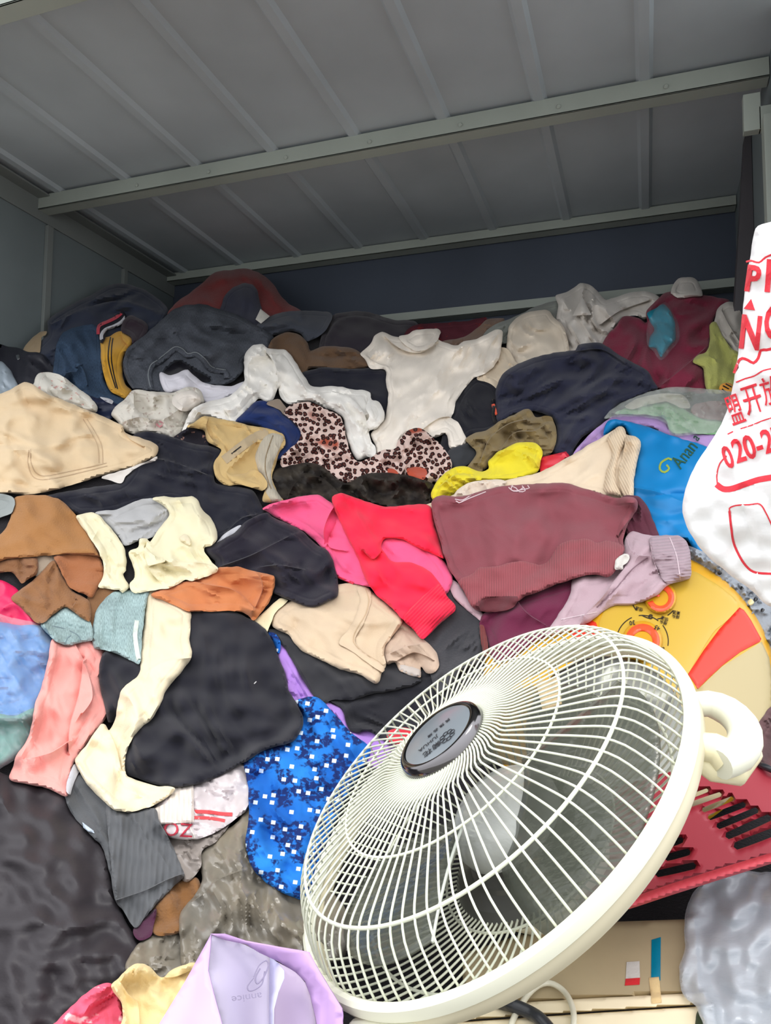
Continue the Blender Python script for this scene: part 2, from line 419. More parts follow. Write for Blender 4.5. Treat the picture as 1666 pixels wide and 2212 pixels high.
def strip(name, m, line, wd, parent, sup=None, th=1.5, label=None, **k):
    """a band of cloth, stitching or print lying along a line on the surface below"""
    pl = ribbon_poly(line, wd)
    k.setdefault('step', max(3.0, min(6.0, wd*.6)))
    return piece(name, m, [tuple(p) for p in pl[::1]], parent=parent, sup=sup, th=th, w=min(4, wd/2), drape=0, smooth=False, label=label, **k)
def tube(V, r, seg=8, closed=False, cap=True):
    """vertices and faces of a round tube along world points"""
    V = [np.array(v, float) for v in V]; n = len(V); rr = r if hasattr(r, '__len__') else [r]*n
    out = []; F = []; up = None
    for i in range(n):
        a = V[i-1] if (i or closed) else V[0]; b = V[(i+1) % n] if (i < n-1 or closed) else V[-1]
        t = b-a; t /= np.linalg.norm(t)+1e-12
        if up is None:
            up = np.cross(t, (0, 0, 1.0)); 
            if np.linalg.norm(up) < .1: up = np.cross(t, (1.0, 0, 0))
        up = up-t*(up@t); up /= np.linalg.norm(up); s = np.cross(t, up)
        for k in range(seg):
            an = 2*math.pi*k/seg; out.append(V[i]+rr[i]*(math.cos(an)*up+math.sin(an)*s))
    for i in range(n if closed else n-1):
        j = (i+1) % n
        for k in range(seg): F.append((i*seg+k, i*seg+(k+1) % seg, j*seg+(k+1) % seg, j*seg+k))
    if cap and not closed: F += [tuple(range(seg))[::-1], tuple((n-1)*seg+k for k in range(seg))]
    return out, F
class MB:
    def __init__(s): s.V = []; s.F = []
    def add(s, V, F):
        b = len(s.V); s.V += [np.array(v, float) for v in V]; s.F += [tuple(i+b for i in f) for f in F]; return s
    def box(s, x0, x1, y0, y1, z0, z1):
        v = [(x, y, z) for z in (z0, z1) for y in (y0, y1) for x in (x0, x1)]
        return s.add(v, [(0, 2, 3, 1), (4, 5, 7, 6), (0, 1, 5, 4), (2, 6, 7, 3), (0, 4, 6, 2), (1, 3, 7, 5)])
    def build(s, name, m, parent=None, smooth=True, sharp=40, M=None, bev=0):
        V = np.array(s.V)
        if M is not None: V = V@np.array(M)[:3, :3].T + np.array(M)[:3, 3]
        x = V[:, :2].copy() if M is None else np.array(s.V)[:, :2]
        o = new_obj(name, mesh_from(V, s.F, x, smooth, sharp), m, parent)
        if bev:
            b = o.modifiers.new('bevel', 'BEVEL'); b.width = bev; b.segments = 3; b.limit_method = 'ANGLE'
        return o
def sheet(name, m, corners, parent=None, thick=.002, nu=12, sag=0, label=None, seed=1):
    """a stiff sheet through points (px,py,depth): fan of quads with real thickness"""
    C = [np.array(rays(a, b)).reshape(3)*t for a, b, t in corners]
    n = len(C); pl = np.array([(a, b) for a, b, _ in corners], float)
    # fit depth by inverse-distance, mesh by triangulation
    ol = []; tz = []
    for i in range(n):
        a, b = np.array(corners[i], float), np.array(corners[(i+1) % n], float); k = max(1, int(np.linalg.norm((b-a)[:2])/14))
        for q in range(k):
            f = q/k; it = (1/a[2])*(1-f)+(1/b[2])*f; p = a*(1-f)+b*f; ol.append(p[:2]); tz.append(1/it)
    ol = np.array(ol); tz = np.array(tz)
    x0, y0 = ol.min(0); x1, y1 = ol.max(0); gx, gy = np.meshgrid(np.arange(x0, x1, 14), np.arange(y0, y1, 14)); gx = gx.ravel(); gy = gy.ravel()
    k = inside(gx, gy, ol); gx, gy = gx[k], gy[k]; d, _ = pdist(gx, gy, ol, True); gx, gy, d = gx[d > 6], gy[d > 6], d[d > 6]
    W = 1/(((gx[:, None]-ol[None, :, 0])**2+(gy[:, None]-ol[None, :, 1])**2)**1.3+1)
    gt = 1/((W@(1/tz))/W.sum(1)) + sag*np.clip(d/60, 0, 1)*perlin(gx/70, gy/70, seed)
    co = [Vector(p) for p in ol]+[Vector((a, b)) for a, b in zip(gx, gy)]
    vv, _, ff, *_ = delaunay_2d_cdt(co, [(i, (i+1) % len(ol)) for i in range(len(ol))], [], 0, 1e-6)
    X = np.array([v[0] for v in vv]); Y = np.array([v[1] for v in vv]); T = np.concatenate([tz, gt])
    if len(T) != len(X): T = np.interp(Y, np.sort(ol[:, 1]), tz[np.argsort(ol[:, 1])])
    F = np.array([f for f in ff if len(f) == 3]); F = F[inside(X[F].mean(1), Y[F].mean(1), ol)]
    ar = (X[F[:, 1]]-X[F[:, 0]])*(Y[F[:, 2]]-Y[F[:, 0]])-(X[F[:, 2]]-X[F[:, 0]])*(Y[F[:, 1]]-Y[F[:, 0]])
    F = np.where((ar > 0)[:, None], F[:, ::-1], F)
    V = rays(X, Y)*T[:, None]
    me = mesh_from(V, F.tolist(), np.stack([V[:, 0], V[:, 2]], 1)); o = new_obj(name, me, m, parent)
    so = o.modifiers.new('thickness', 'SOLIDIFY'); so.thickness = thick; so.offset = -1
    if label: o['label'] = label
    return o
def lettering(name, body, m, parent, place, size=1.0, th=.0006, seg=None, extra_bold=0, label=None):
    """text cut from a thin sheet; place(x, y) maps text coordinates (height about 1) to world points"""
    cu = bpy.data.curves.new('t', 'FONT'); cu.body = body; cu.size = size; cu.resolution_u = 3; cu.offset = extra_bold
    cu.align_x = 'CENTER'; cu.align_y = 'CENTER'
    to = bpy.data.objects.new('t', cu); COL.objects.link(to); bpy.context.view_layer.update()
    dg = bpy.context.evaluated_depsgraph_get(); ev = to.evaluated_get(dg); me0 = ev.to_mesh()
    bm = bmesh.new(); bm.from_mesh(me0)
    if seg:
        for _ in range(3):
            e = [q for q in bm.edges if q.calc_length() > seg]
            if e: bmesh.ops.subdivide_edges(bm, edges=e, cuts=1)
        bmesh.ops.triangulate(bm, faces=bm.faces[:])
    ev.to_mesh_clear()
    xy = np.array([v.co[:2] for v in bm.verts]); F = [tuple(v.index for v in f.verts) for f in bm.faces]; bm.free()
    bpy.data.objects.remove(to)
    if len(xy) == 0: return None
    V = place(xy[:, 0], xy[:, 1])
    # wind towards the eye
    a, b, c = V[F[0][0]], V[F[0][1]], V[F[0][2]]
    if np.dot(np.cross(b-a, c-a), a) > 0: F = [f[::-1] for f in F]
    o = new_obj(name, mesh_from(V, F, V[:, [0, 2]], False), m, parent)
    so = o.modifiers.new('ink', 'SOLIDIFY'); so.thickness = th; so.offset = 1
    if label: o['label'] = label
    return o
def on_surface(sup, cx, cy, ang, sx, sy, lift=.0012):
    """text placement on a support: centre, baseline angle and sizes in frame pixels"""
    c, s = math.cos(math.radians(ang)), math.sin(math.radians(ang))
    def f(x, y):
        px = cx+x*sx*c+y*sy*s; py = cy+x*sx*s-y*sy*c
        return sup.pos(px, py, sup.samp(sup.H, px, py)+lift)
    return f

# ------------------------------------------------------------------ the shed: sheet-steel roof, walls and frame
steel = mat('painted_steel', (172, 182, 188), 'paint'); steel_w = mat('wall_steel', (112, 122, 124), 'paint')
frame = mat('frame_steel', (158, 166, 158), 'paint'); frame_d = mat('frame_steel_dark', (120, 126, 124), 'paint')
FRONT = 1.12
mb = MB()                                   # roof sheet with pressed ribs running back
xs = [WALL_L-.05]
for k in range(8):
    c = .02-.2535*k-(.0 if k < 8 else 0)
    xs += []
prof = [(WALL_L-.06, 0)]
for k in range(7, -1, -1):
    c = .01-.2535*k
    prof += [(c-.020, 0), (c-.011, -.010), (c+.011, -.010), (c+.020, 0)]
prof += [(WALL_R+.06, 0)]
prof = [p for p in prof if WALL_L-.07 < p[0] < WALL_R+.07]
n = len(prof); V = []
for y in (FRONT, WALL_B+.03):
    for x, z in prof: V.append((x, y, CEIL+z+.0))
for x, z in [(prof[0][0], 0), (prof[-1][0], 0)]:
    for y in (FRONT, WALL_B+.03): V.append((x, y, CEIL+.025))
F = [(i, i+1, n+i+1, n+i) for i in range(n-1)]
mb.add(V, [f[::-1] for f in F]+[(2*n, 2*n+2, 2*n+3, 2*n+1)])
tag(mb.build('ceiling', steel, None, True, 20), 'grey sheet-steel roof underside with narrow pressed ribs', None, kind='structure')
def struct(name, m, boxes, bev=.002, label=None):
    mb = MB()
    for b in boxes: mb.box(*b)
    return tag(mb.build(name, m, None, False, None, bev=bev), label, None, kind='structure')
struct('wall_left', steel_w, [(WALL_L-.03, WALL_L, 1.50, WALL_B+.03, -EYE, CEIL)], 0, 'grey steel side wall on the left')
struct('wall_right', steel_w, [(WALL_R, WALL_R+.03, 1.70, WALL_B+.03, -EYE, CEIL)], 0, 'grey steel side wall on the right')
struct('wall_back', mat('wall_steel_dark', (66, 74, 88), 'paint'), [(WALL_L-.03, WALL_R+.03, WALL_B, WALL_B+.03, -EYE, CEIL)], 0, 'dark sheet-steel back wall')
struct('floor', mat('concrete', (120, 118, 112), 'concrete'), [(-6, 5, -6, 4, -EYE-.1, -EYE)], 0, 'pale ground outside and under the shed')
def angle_bar(name, y, z0, z1, lab):
    struct(name, frame, [(WALL_L+.001, WALL_R-.002, y, y+.004, z0, z1), (WALL_L+.001, WALL_R-.002, y, y+.045, z0, z0+.004)], .0008, lab)
angle_bar('trim_1', 1.862, CEIL-.055, CEIL-.008, 'nearest steel angle bar crossing the roof, full width')
angle_bar('trim_2', 2.555, CEIL-.038, CEIL-.004, 'steel angle bar crossing where roof meets back wall')
angle_bar('trim_3', 2.56, .898, .930, 'low steel rail across the back wall above the clothes')
angle_bar('trim_4', 1.122, CEIL-.062, CEIL-.012, 'steel bar crossing the roof at the very top of the picture')
struct('trim_5', frame_d, [(WALL_L+.001, WALL_L+.006, FRONT, WALL_B, CEIL-.085, CEIL-.012), (WALL_L+.001, WALL_L+.05, FRONT, WALL_B, CEIL-.018, CEIL-.012)], .001, 'long steel angle along the top of the left wall')
struct('trim_6', frame_d, [(WALL_L+.001, WALL_L+.014, 1.90, 1.925, -EYE, CEIL-.09)], .001, 'upright seam on the left wall')
struct('trim_7', frame_d, [(WALL_L+.001, WALL_L+.016, 2.28, 2.30, -EYE, CEIL-.09)], .001, 'darker upright seam further back on the left wall')
def prism(name, m, quad_top, quad_bot, lab):
    mb = MB(); V = list(quad_bot)+list(quad_top); F = [(3, 2, 1, 0), (4, 5, 6, 7)]+[(i, (i+1) % 4, 4+(i+1) % 4, 4+i) for i in range(4)]
    tag(mb.add(V, F).build(name, m, None, False, None, bev=.001), lab, None, kind='structure')
prism('trim_8', mat('post_dark', (74, 72, 76), 'paint'), [(.268, 2.19, 1.19), (.284, 2.19, 1.19), (.284, 2.24, 1.19), (.268, 2.24, 1.19)], [(.215, 2.19, 0.5), (.284, 2.19, 0.5), (.284, 2.24, 0.5), (.215, 2.24, 0.5)], 'dark leaning steel post by the right wall')
struct('trim_11', frame, [(.223, .259, 1.835, 1.858, 1.006, 1.094), (.255, WALL_R+.03, 1.835, 1.858, 1.006, 1.060)], .001, 'pale bracket plate at the top of the right-hand post')
prism('trim_12', frame, [(.259, 1.80, 1.02), (.32, 1.80, 1.02), (.32, 1.84, 1.02), (.259, 1.84, 1.02)], [(.275, 1.80, -1.49), (.32, 1.80, -1.49), (.32, 1.84, -1.49), (.275, 1.84, -1.49)], 'pale steel panel beside the right-hand post')
# screw heads along the nearest bar
sc = MB()
for k in range(7):
    x = .009-.2535*k+.05
    a = [(x+.006*math.cos(t*math.pi/4), 1.8595, CEIL-.036+.006*math.sin(t*math.pi/4)) for t in range(8)]
    b = [(x+.004*math.cos(t*math.pi/4), 1.8575, CEIL-.036+.004*math.sin(t*math.pi/4)) for t in range(8)]
    sc.add(a+b, [(i, (i+1) % 8, 8+(i+1) % 8, 8+i) for i in range(8)]+[tuple(range(8, 16))])
tag(sc.build('trim_10', frame, None), 'rivets on the nearest roof bar', None, kind='structure')

# ------------------------------------------------------------------ the dark core of the pile
C = lambda n, rgb, k='cotton', **q: mat(n, rgb, k, **q)
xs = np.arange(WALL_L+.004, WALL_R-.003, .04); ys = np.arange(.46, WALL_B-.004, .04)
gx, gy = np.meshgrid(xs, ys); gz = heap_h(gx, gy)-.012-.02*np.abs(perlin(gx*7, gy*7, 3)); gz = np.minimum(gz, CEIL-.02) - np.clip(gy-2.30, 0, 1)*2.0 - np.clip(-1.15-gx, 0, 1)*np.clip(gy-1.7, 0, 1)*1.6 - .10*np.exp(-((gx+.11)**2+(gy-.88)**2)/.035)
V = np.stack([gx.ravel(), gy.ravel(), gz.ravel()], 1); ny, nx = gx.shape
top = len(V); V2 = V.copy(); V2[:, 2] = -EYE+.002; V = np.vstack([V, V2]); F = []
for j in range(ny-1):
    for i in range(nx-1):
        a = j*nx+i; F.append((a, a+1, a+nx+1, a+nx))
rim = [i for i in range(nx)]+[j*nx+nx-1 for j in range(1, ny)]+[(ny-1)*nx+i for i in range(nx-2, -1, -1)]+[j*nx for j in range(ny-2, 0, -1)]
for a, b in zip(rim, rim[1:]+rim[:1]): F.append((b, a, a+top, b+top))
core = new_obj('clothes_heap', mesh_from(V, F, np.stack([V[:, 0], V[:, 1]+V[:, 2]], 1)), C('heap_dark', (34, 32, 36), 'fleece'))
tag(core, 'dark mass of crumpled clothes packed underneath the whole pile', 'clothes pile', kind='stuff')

# ------------------------------------------------------------------ the clothes, from the back wall forward
WR = (5, 34, 20, 3.0)      # ordinary wrinkles
def wrk(a=5, s=34, an=20, st=3.0): return (a, s, an, st)
piece('jacket', C('navy_dark', (40, 46, 62)), '55,790 62,760 100,725 105,690 150,660 200,635 235,616 270,613 310,625 345,648 364,672 352,700 330,740 290,790 240,860 150,880 60,860',
      'dark navy jacket heaped in the corner against the left wall', 'jacket', th=8, w=22, bulge=14, wr=wrk(7, 44, -35), cr=[('s', '110,700 180,668 260,650 330,670', 14, 9)])
piece('cloth_scrap', C('tan_dull', (150, 130, 100)), '50,762 63,736 88,717 101,715 99,724 90,728 84,764', 'small tan cloth poking out beside the left wall', 'cloth', th=3, w=6)
j = piece('jacket', C('black_soft', (34, 34, 42), 'nylon'), '-30,752 30,750 60,760 92,764 112,788 126,800 132,842 90,860 30,870 -30,880',
      'black jacket with one small silver snap at the left edge', 'jacket', th=6, w=16, bulge=5, wr=wrk(5, 28, 50))
piece('snap', mat('steel_bright', (200, 200, 205), 'metal'), '34,768 40,766 43,774 38,777', parent=j, th=3, w=4, drape=0, step=3)
jn = piece('jeans', C('denim_blue', (52, 70, 92), 'denim'), '116,790 122,748 140,716 198,700 218,715 222,760 226,820 246,850 268,862 240,886 200,876 160,862 118,850',
      'dark blue denim jeans crumpled left of the yellow striped sleeve', 'jeans', th=6, w=14, bulge=6, wr=wrk(6, 34, 60), cr=[('s', '135,806 160,800 170,786 182,800 190,830', 6, 7)])
piece('waistband', C('denim_blue', (52, 70, 92), 'denim'), '170,846 200,842 240,852 272,862 262,878 230,868 195,858 176,862', parent=jn, th=5, w=8, drape=1)
piece('plastic_bag', C('grey_film', (150, 162, 172), 'polybag'), '-30,778 0,780 12,787 26,806 36,845 -30,860', 'pale grey plastic bag cut off by the left edge', 'plastic bag', th=7, w=20, bulge=6, wr=wrk(3, 16, 60))
t = piece('trousers', C('navy_inky', (28, 36, 62), 'nylon'), '170,868 190,856 232,866 262,876 275,868 270,882 255,896 235,905 195,898', 'inky navy trousers folded in front of the blue jeans', 'trousers', th=5, w=10, wr=wrk(4, 26, 20))
piece('label_tag', C('tag_white', (200, 200, 205)), '216,858 236,862 246,868 243,873 228,868', parent=t, th=2, w=3, drape=0, step=4)
sl = piece('blouse', C('off_white_sprig', (205, 202, 192), 'print', rgb2=(188, 140, 132), scale=.8), '74,826 79,810 98,804 125,808 150,824 175,843 190,854 206,870 212,882 207,892 180,890 130,875 88,862 70,838',
      'off-white sprigged blouse sleeve behind the big beige trousers', 'blouse', th=7, w=20, bulge=8, wr=wrk(5, 24, 40), cr=[('g', '90,820 140,835 195,880', 8, 4)])
# yellow sweater sleeve
s = piece('sweater', C('mustard', (200, 150, 52), 'cotton'), '219,734 238,726 262,716 287,734 277,754 266,772 264,802 272,830 286,845 278,862 252,853 235,840 224,807 218,769',
      'mustard yellow sweater sleeve with two thin black stripes', 'sweater', th=7, w=20, bulge=10, bw=30, wr=wrk(3, 30, 80), cr=[('s', '262,716 266,735 278,748', 6, -6)])
bk = C('black_line', (24, 22, 24))
strip('stripe', bk, '239,728 235,750 234,775 240,805 250,838', 2.6, s); strip('stripe', bk, '244,730 241,752 241,778 246,808 254,840', 2.6, s)
c = piece('collar', C('black_soft', (34, 34, 42), 'nylon'), '212,722 214,702 236,690 264,673 274,684 268,700 246,708 232,715 226,735 219,742', parent=s, th=6, w=8, bulge=4, bw=12, step=4, label='dark collar edged in red and white')
strip('collar_edge', C('collar_red', (176, 48, 66)), '212,722 214,704 234,694 250,686 263,676', 7, s, th=3); strip('collar_edge', C('collar_white', (190, 190, 196)), '220,738 219,724 228,712 248,704 264,694 272,684', 7.5, s, th=3)
piece('sweater', C('plum_black', (44, 32, 42)), '268,690 285,682 318,700 316,722 300,745 286,742 284,728 262,714', 'plum black garment wedged beside the striped collar', 'sweater', th=5, w=10, wr=wrk(3, 20, 30))
# arch
piece('sweater', C('brick_red', (112, 46, 46), 'fleece'), '362,678 385,650 411,633 446,603 466,588 501,583 537,581 567,593 587,610 605,636 625,656 652,673 640,692 560,705 440,700 370,695',
      'brick red sweater arched up against the back wall', 'sweater', th=10, w=26, bulge=10, wr=wrk(5, 40, 60), cr=[('g', '455,610 500,595 540,594 575,615 610,660', 12, 10)])
piece('shirt', C('slate_dark', (52, 54, 68)), '478,700 480,652 500,624 527,612 550,618 560,645 566,705', 'slate dark cloth under the red arch', 'shirt', th=5, w=16, bulge=5, wr=wrk(3, 40, 80))
piece('jacket', C('black_brown', (44, 40, 48)), '690,740 706,704 722,680 760,672 800,675 850,690 905,702 898,790 800,806 700,800', 'black jacket lying behind the white T-shirt', 'jacket', th=6, w=22, bulge=8, wr=wrk(6, 44, 10), cr=[('s', '700,740 720,700 760,682 830,690', 16, 8)])
piece('shirt', C('slate_grey', (68, 72, 82)), '549,711 570,690 605,676 642,671 705,673 719,681 706,711 682,731 662,736 650,722 622,716 587,726 560,728', 'slate grey shirt behind the brown garment', 'shirt', th=6, w=18, bulge=6, wr=wrk(4, 40, 10))
piece('cloth_scrap', C('paper_white', (225, 222, 212)), '552,690 563,667 583,683 564,699', 'small white cloth corner above the grey jeans', 'cloth', th=4, w=6, step=4, smooth=False)
piece('sweater', C('wine_dark', (84, 36, 46), 'print', rgb2=(120, 40, 44), scale=.4), '865,745 880,712 905,700 950,697 1010,693 1052,688 1040,745 950,760 890,760', 'wine red clothing in the dark gap by the back wall', 'sweater', th=5, w=12, wr=wrk(3, 24, 5))
piece('scarf', C('dusty_brown', (116, 94, 80)), '955,738 1000,728 1035,705 1053,689 1090,689 1076,712 1030,738 975,755', 'dusty brown scarf behind the white T-shirt shoulder', 'scarf', th=5, w=12, wr=wrk(4, 18, -20))
piece('cloth', C('sage_sheer', (128, 132, 126)), '1040,735 1062,705 1110,685 1160,662 1210,650 1215,690 1140,725 1075,745', 'sheer sage grey cloth left of the white heap', 'cloth', th=5, w=14, wr=wrk(4, 18, -25))
g = C('denim_charcoal', (76, 80, 88), 'denim')
jn = piece('jeans', g, '267,774 277,751 297,736 338,701 370,672 403,659 441,658 476,668 516,681 554,703 587,722 592,736 584,756 560,772 530,780 526,802 500,826 470,836 430,830 365,850 340,848 290,842 277,827 267,802',
      'charcoal grey denim jeans with a wavy open leg hem', 'jeans', th=12, w=34, bulge=22, bw=70, wr=[wrk(6, 46, 8), wrk(2, 20, 30)],
      cr=[('g', '300,770 350,720 420,700 500,710', 12, 7), ('g', '470,700 530,720 580,735', 10, 6)], pits=[('352,806 362,792 385,779 405,788 425,800 460,818 455,828 430,826 415,815 395,805 372,812', 16)])
hem = strip('leg_hem', g, '345,846 328,842 322,812 328,792 342,783 358,770 378,753 392,757 405,768 423,765 441,779 456,797 486,803 490,818', 13, jn, th=6, step=4)
th_ = C('thread_pale', (120, 126, 130))
strip('stitching', th_, '325,836 320,810 326,788 340,778 356,765 378,749 394,753 406,764 424,761 443,775 459,793 488,799', 2, jn); 
piece('lining', C('leg_opening_shade', (20, 20, 28)), '354,806 363,793 385,781 404,789 424,802 456,818 450,825 430,824 415,814 395,804 374,811', parent=jn, th=2, w=5, drape=0, label='leg opening with its shade painted black')  # near-black patch paints the shade inside the open leg
piece('shirt', C('white_cool', (214, 212, 220)), '345,806 370,811 390,803 405,799 424,815 443,827 470,832 500,834 530,824 527,850 501,856 465,868 441,869 415,862 380,848 365,850 352,842',
      'cool white cloth spilling out of the charcoal jeans hem', 'shirt', th=7, w=14, bulge=5, wr=wrk(5, 24, 15))
piece('sweater', C('brown_umber', (104, 80, 60), 'fleece'), '585,738 602,724 625,718 648,724 665,741 671,757 693,749 723,748 760,752 792,772 802,792 760,797 720,799 700,797 668,797 662,812 640,806 600,775 580,756',
      'umber brown sweater with a twisted sleeve', 'sweater', th=8, w=18, bulge=9, bw=30, wr=wrk(4, 34, 10), cr=[('g', '672,762 700,772 740,768 790,770', 5, -8), ('g', '655,745 668,775 664,800', 6, -5)])
piece('trousers', C('black_blue', (30, 31, 42)), '650,806 700,794 760,797 832,797 845,840 845,905 800,910 720,870 660,856 636,824', 'blue-black trousers between white blouse and white T-shirt', 'trousers', th=6, w=14, bulge=4, wr=wrk(4, 36, 5))
piece('sweater', C('ink_black', (26, 27, 36)), '968,900 998,840 1033,813 1075,838 1088,910 1060,935 1015,945 990,995 950,985', 'ink black garment below the right sleeve of the T-shirt', 'sweater', th=6, w=14, bulge=4, wr=wrk(4, 30, 70))
# right-hand back corner
wm = C('white_cotton', (216, 210, 202))
wb = piece('blouse', wm, '1201,638 1223,632 1254,612 1270,613 1290,627 1306,646 1320,645 1360,632 1397,630 1425,643 1412,665 1397,690 1373,682 1350,688 1328,708 1306,742 1302,775 1230,785 1215,745 1212,700 1201,688 1206,662',
      'large crumpled white blouse at the back right of the pile', 'blouse', th=10, w=26, bulge=16, bw=44, wr=[wrk(9, 36, 60, 2.4), wrk(3, 16, 20)],
      cr=[('s', '1240,690 1262,660 1290,640 1318,648', 12, 10), ('s', '1300,700 1340,672 1400,650', 10, -9), ('g', '1215,650 1240,680 1245,740', 7, 8), ('g', '1280,690 1270,730 1265,770', 7, 6)])
piece('collar', wm, '1237,682 1258,641 1278,680', parent=wb, th=5, w=6, bulge=3, smooth=False, step=5)
piece('cushion', C('cream_soft', (214, 202, 184)), '1092,780 1098,712 1110,692 1125,680 1150,672 1184,670 1195,684 1218,706 1230,750 1228,775 1160,800 1110,840 1094,800', 'cream rounded bundle left of the white blouse', 'cloth bundle', th=10, w=34, bulge=18, bw=60, wr=wrk(5, 26, 50, 2), cr=[('g', '1125,684 1118,690 1150,690 1172,684', 4, -4), ('g', '1120,700 1108,740 1110,790', 6, -4)])
piece('blouse', C('cream_warm', (220, 204, 180)), '1030,818 1040,790 1060,770 1078,752 1096,753 1113,781 1120,786 1095,822 1078,842 1058,828', 'warm cream cloth under the T-shirt right sleeve', 'blouse', th=6, w=12, bulge=4, wr=wrk(5, 20, 50))
mg = C('magenta_wine', (122, 40, 62), 'fleece')
piece('sweater', mg, '1300,760 1312,725 1331,704 1350,683 1381,688 1397,696 1398,671 1419,649 1439,632 1477,630 1519,637 1560,644 1576,650 1556,668 1540,696 1534,751 1524,790 1527,845 1486,848 1422,842 1400,830 1340,790',
      'wine magenta fleece sweater piled in the right back corner', 'sweater', th=10, w=28, bulge=14, bw=60, wr=wrk(6, 50, -45, 2.2), cr=[('s', '1420,838 1450,815 1490,782 1525,750', 14, 9), ('g', '1400,700 1410,780 1420,830', 9, -8), ('g', '1440,650 1480,650 1520,660', 8, -5)])
hat = piece('hat', wm, '1449,634 1453,619 1466,601 1486,598 1505,603 1513,621 1518,638 1497,642 1470,644 1455,638', 'small white cap perched on the magenta sweater', 'hat', th=8, w=16, bulge=6, cr=[('g', '1464,632 1468,612 1480,602', 4, -4)], step=5)
tl = piece('package', C('teal_gloss', (20, 132, 156), 'gloss'), '1398,676 1414,668 1433,656 1446,668 1458,696 1460,729 1452,743 1440,756 1428,772 1418,752 1402,748 1404,728 1414,712 1404,694', 'teal package in clear wrap lying on the magenta sweater', 'package', th=9, w=10, bulge=5, step=5, wr=wrk(2, 14, 60))
piece('wrapper', C('wrap_film', (190, 205, 210), 'film', scale=.08), '1398,742 1400,700 1420,664 1436,652 1450,668 1466,700 1468,733 1456,750 1430,778 1412,760', parent=tl, th=4, w=8, wr=wrk(4, 12, 60), label='clear wrap')
piece('shirt', C('white_dull', (196, 190, 182)), '1544,698 1552,666 1571,652 1602,655 1640,640 1680,640 1680,780 1600,790 1570,745 1552,722', 'dull white shirts pressed against the right wall', 'shirt', th=9, w=20, bulge=8, wr=wrk(8, 26, 60, 2), cr=[('s', '1560,670 1575,700 1600,740', 8, 8)])
piece('towel', C('lime_soft', (176, 178, 100), 'fleece'), '1533,702 1547,696 1560,724 1580,751 1606,772 1606,842 1560,850 1530,848 1522,822 1519,795 1497,782 1508,768 1528,757 1534,730', 'lime green towel hanging beside the magenta sweater', 'towel', th=8, w=18, bulge=7, wr=wrk(5, 28, 80), cr=[('s', '1500,778 1522,768 1545,775', 8, 6), ('g', '1540,720 1550,760 1548,830', 7, 5)])
tg = piece('toy', C('tiger_orange', (214, 150, 60)), '1554,842 1558,831 1570,826 1583,830 1586,846 1570,852', 'orange and black striped scrap below the lime towel', 'cloth', th=5, w=8, step=4)
for l in ('1562,833 1575,840', '1568,829 1581,836', '1560,840 1570,848'): strip('stripe', bk, l, 2.5, tg)
# navy jacket
nj = piece('jacket', C('navy_jersey', (42, 44, 62)), '1073,905 1070,865 1075,830 1090,805 1115,788 1150,774 1183,765 1225,758 1244,756 1248,745 1270,741 1300,742 1333,763 1365,782 1398,800 1412,822 1420,840 1370,862 1335,875 1318,900 1290,925 1258,945 1240,970 1233,990 1210,985 1190,975 1203,940 1196,905 1170,893 1143,888 1110,898 1085,912',
      'large navy jacket spread out right of the white T-shirt', 'jacket', th=12, w=30, bulge=18, bw=70, wr=[wrk(7, 50, -20, 3), wrk(3, 22, -30, 4)],
      cr=[('g', '1100,870 1180,835 1280,815 1400,825', 10, 9), ('s', '1245,760 1300,756 1350,785', 9, -7), ('g', '1190,890 1250,860 1330,845', 9, 9), ('g', '1210,960 1260,900 1320,870', 8, 8)])
z = piece('zip_slider', mat('zip_metal', (90, 90, 96), 'metal', rough=.4), '1061,866 1066,860 1070,868 1066,874', parent=nj, th=7, w=5, step=3, drape=1)
piece('zip_pull', C('coral_pull', (240, 96, 66)), '1062,874 1069,872 1074,893 1068,896', parent=z, th=6, w=5, step=3, drape=0, label='coral orange pull')
strip('zip_tape', bk, '1068,876 1066,895 1070,915', 7, nj, th=4)
# lilac garment, wrapped bag, blue bag
piece('sweater', C('lilac', (178, 146, 200)), '1237,984 1262,950 1293,922 1326,898 1353,894 1408,897 1436,905 1450,926 1491,931 1560,938 1550,975 1491,960 1450,944 1408,924 1353,913 1320,912 1312,940 1275,968 1250,990',
      'lilac sweater strip around the blue bag', 'sweater', th=8, w=14, bulge=5, wr=wrk(4, 26, 20), cr=[('g', '1260,975 1290,950 1330,915', 5, -5)])
cb = piece('clothes_bundle', C('mint', (150, 205, 150), 'cotton'), '1330,894 1345,884 1375,876 1420,868 1462,872 1490,890 1545,902 1560,912 1548,938 1491,935 1452,934 1437,906 1410,898 1381,895', 'mint green cloth folded inside the clear bag', 'cloth', th=5, w=10, wr=wrk(5, 24, 30), cr=[('s', '1425,905 1440,880 1470,900 1500,925', 6, 8)])
piece('cloth', C('cream_in_bag', (214, 208, 190)), '1350,878 1370,864 1400,855 1440,850 1478,854 1492,880 1470,880 1440,868 1400,874 1365,884', 'cream cloth folded inside the clear bag', 'cloth', th=6, w=10, wr=wrk(6, 20, 10))
piece('cloth', C('rose_grey', (150, 96, 96), 'print', rgb2=(196, 176, 168), scale=.4), '1492,888 1505,872 1545,866 1572,872 1564,905 1540,906 1510,902', 'rose and grey cloth at the right inside the clear bag', 'cloth', th=6, w=10, wr=wrk(4, 16, 30))
piece('plastic_bag', C('clear_film', (205, 210, 205), 'film', scale=.30), '1306,904 1320,886 1348,868 1400,848 1450,836 1519,840 1590,850 1585,885 1555,930 1500,938 1452,940 1436,912 1381,900 1326,902',
      'clear plastic bag holding mint and cream cloths', 'plastic bag', th=6, w=16, bulge=6, bw=30, wr=[wrk(6, 20, 20), wrk(3, 9, 60)])
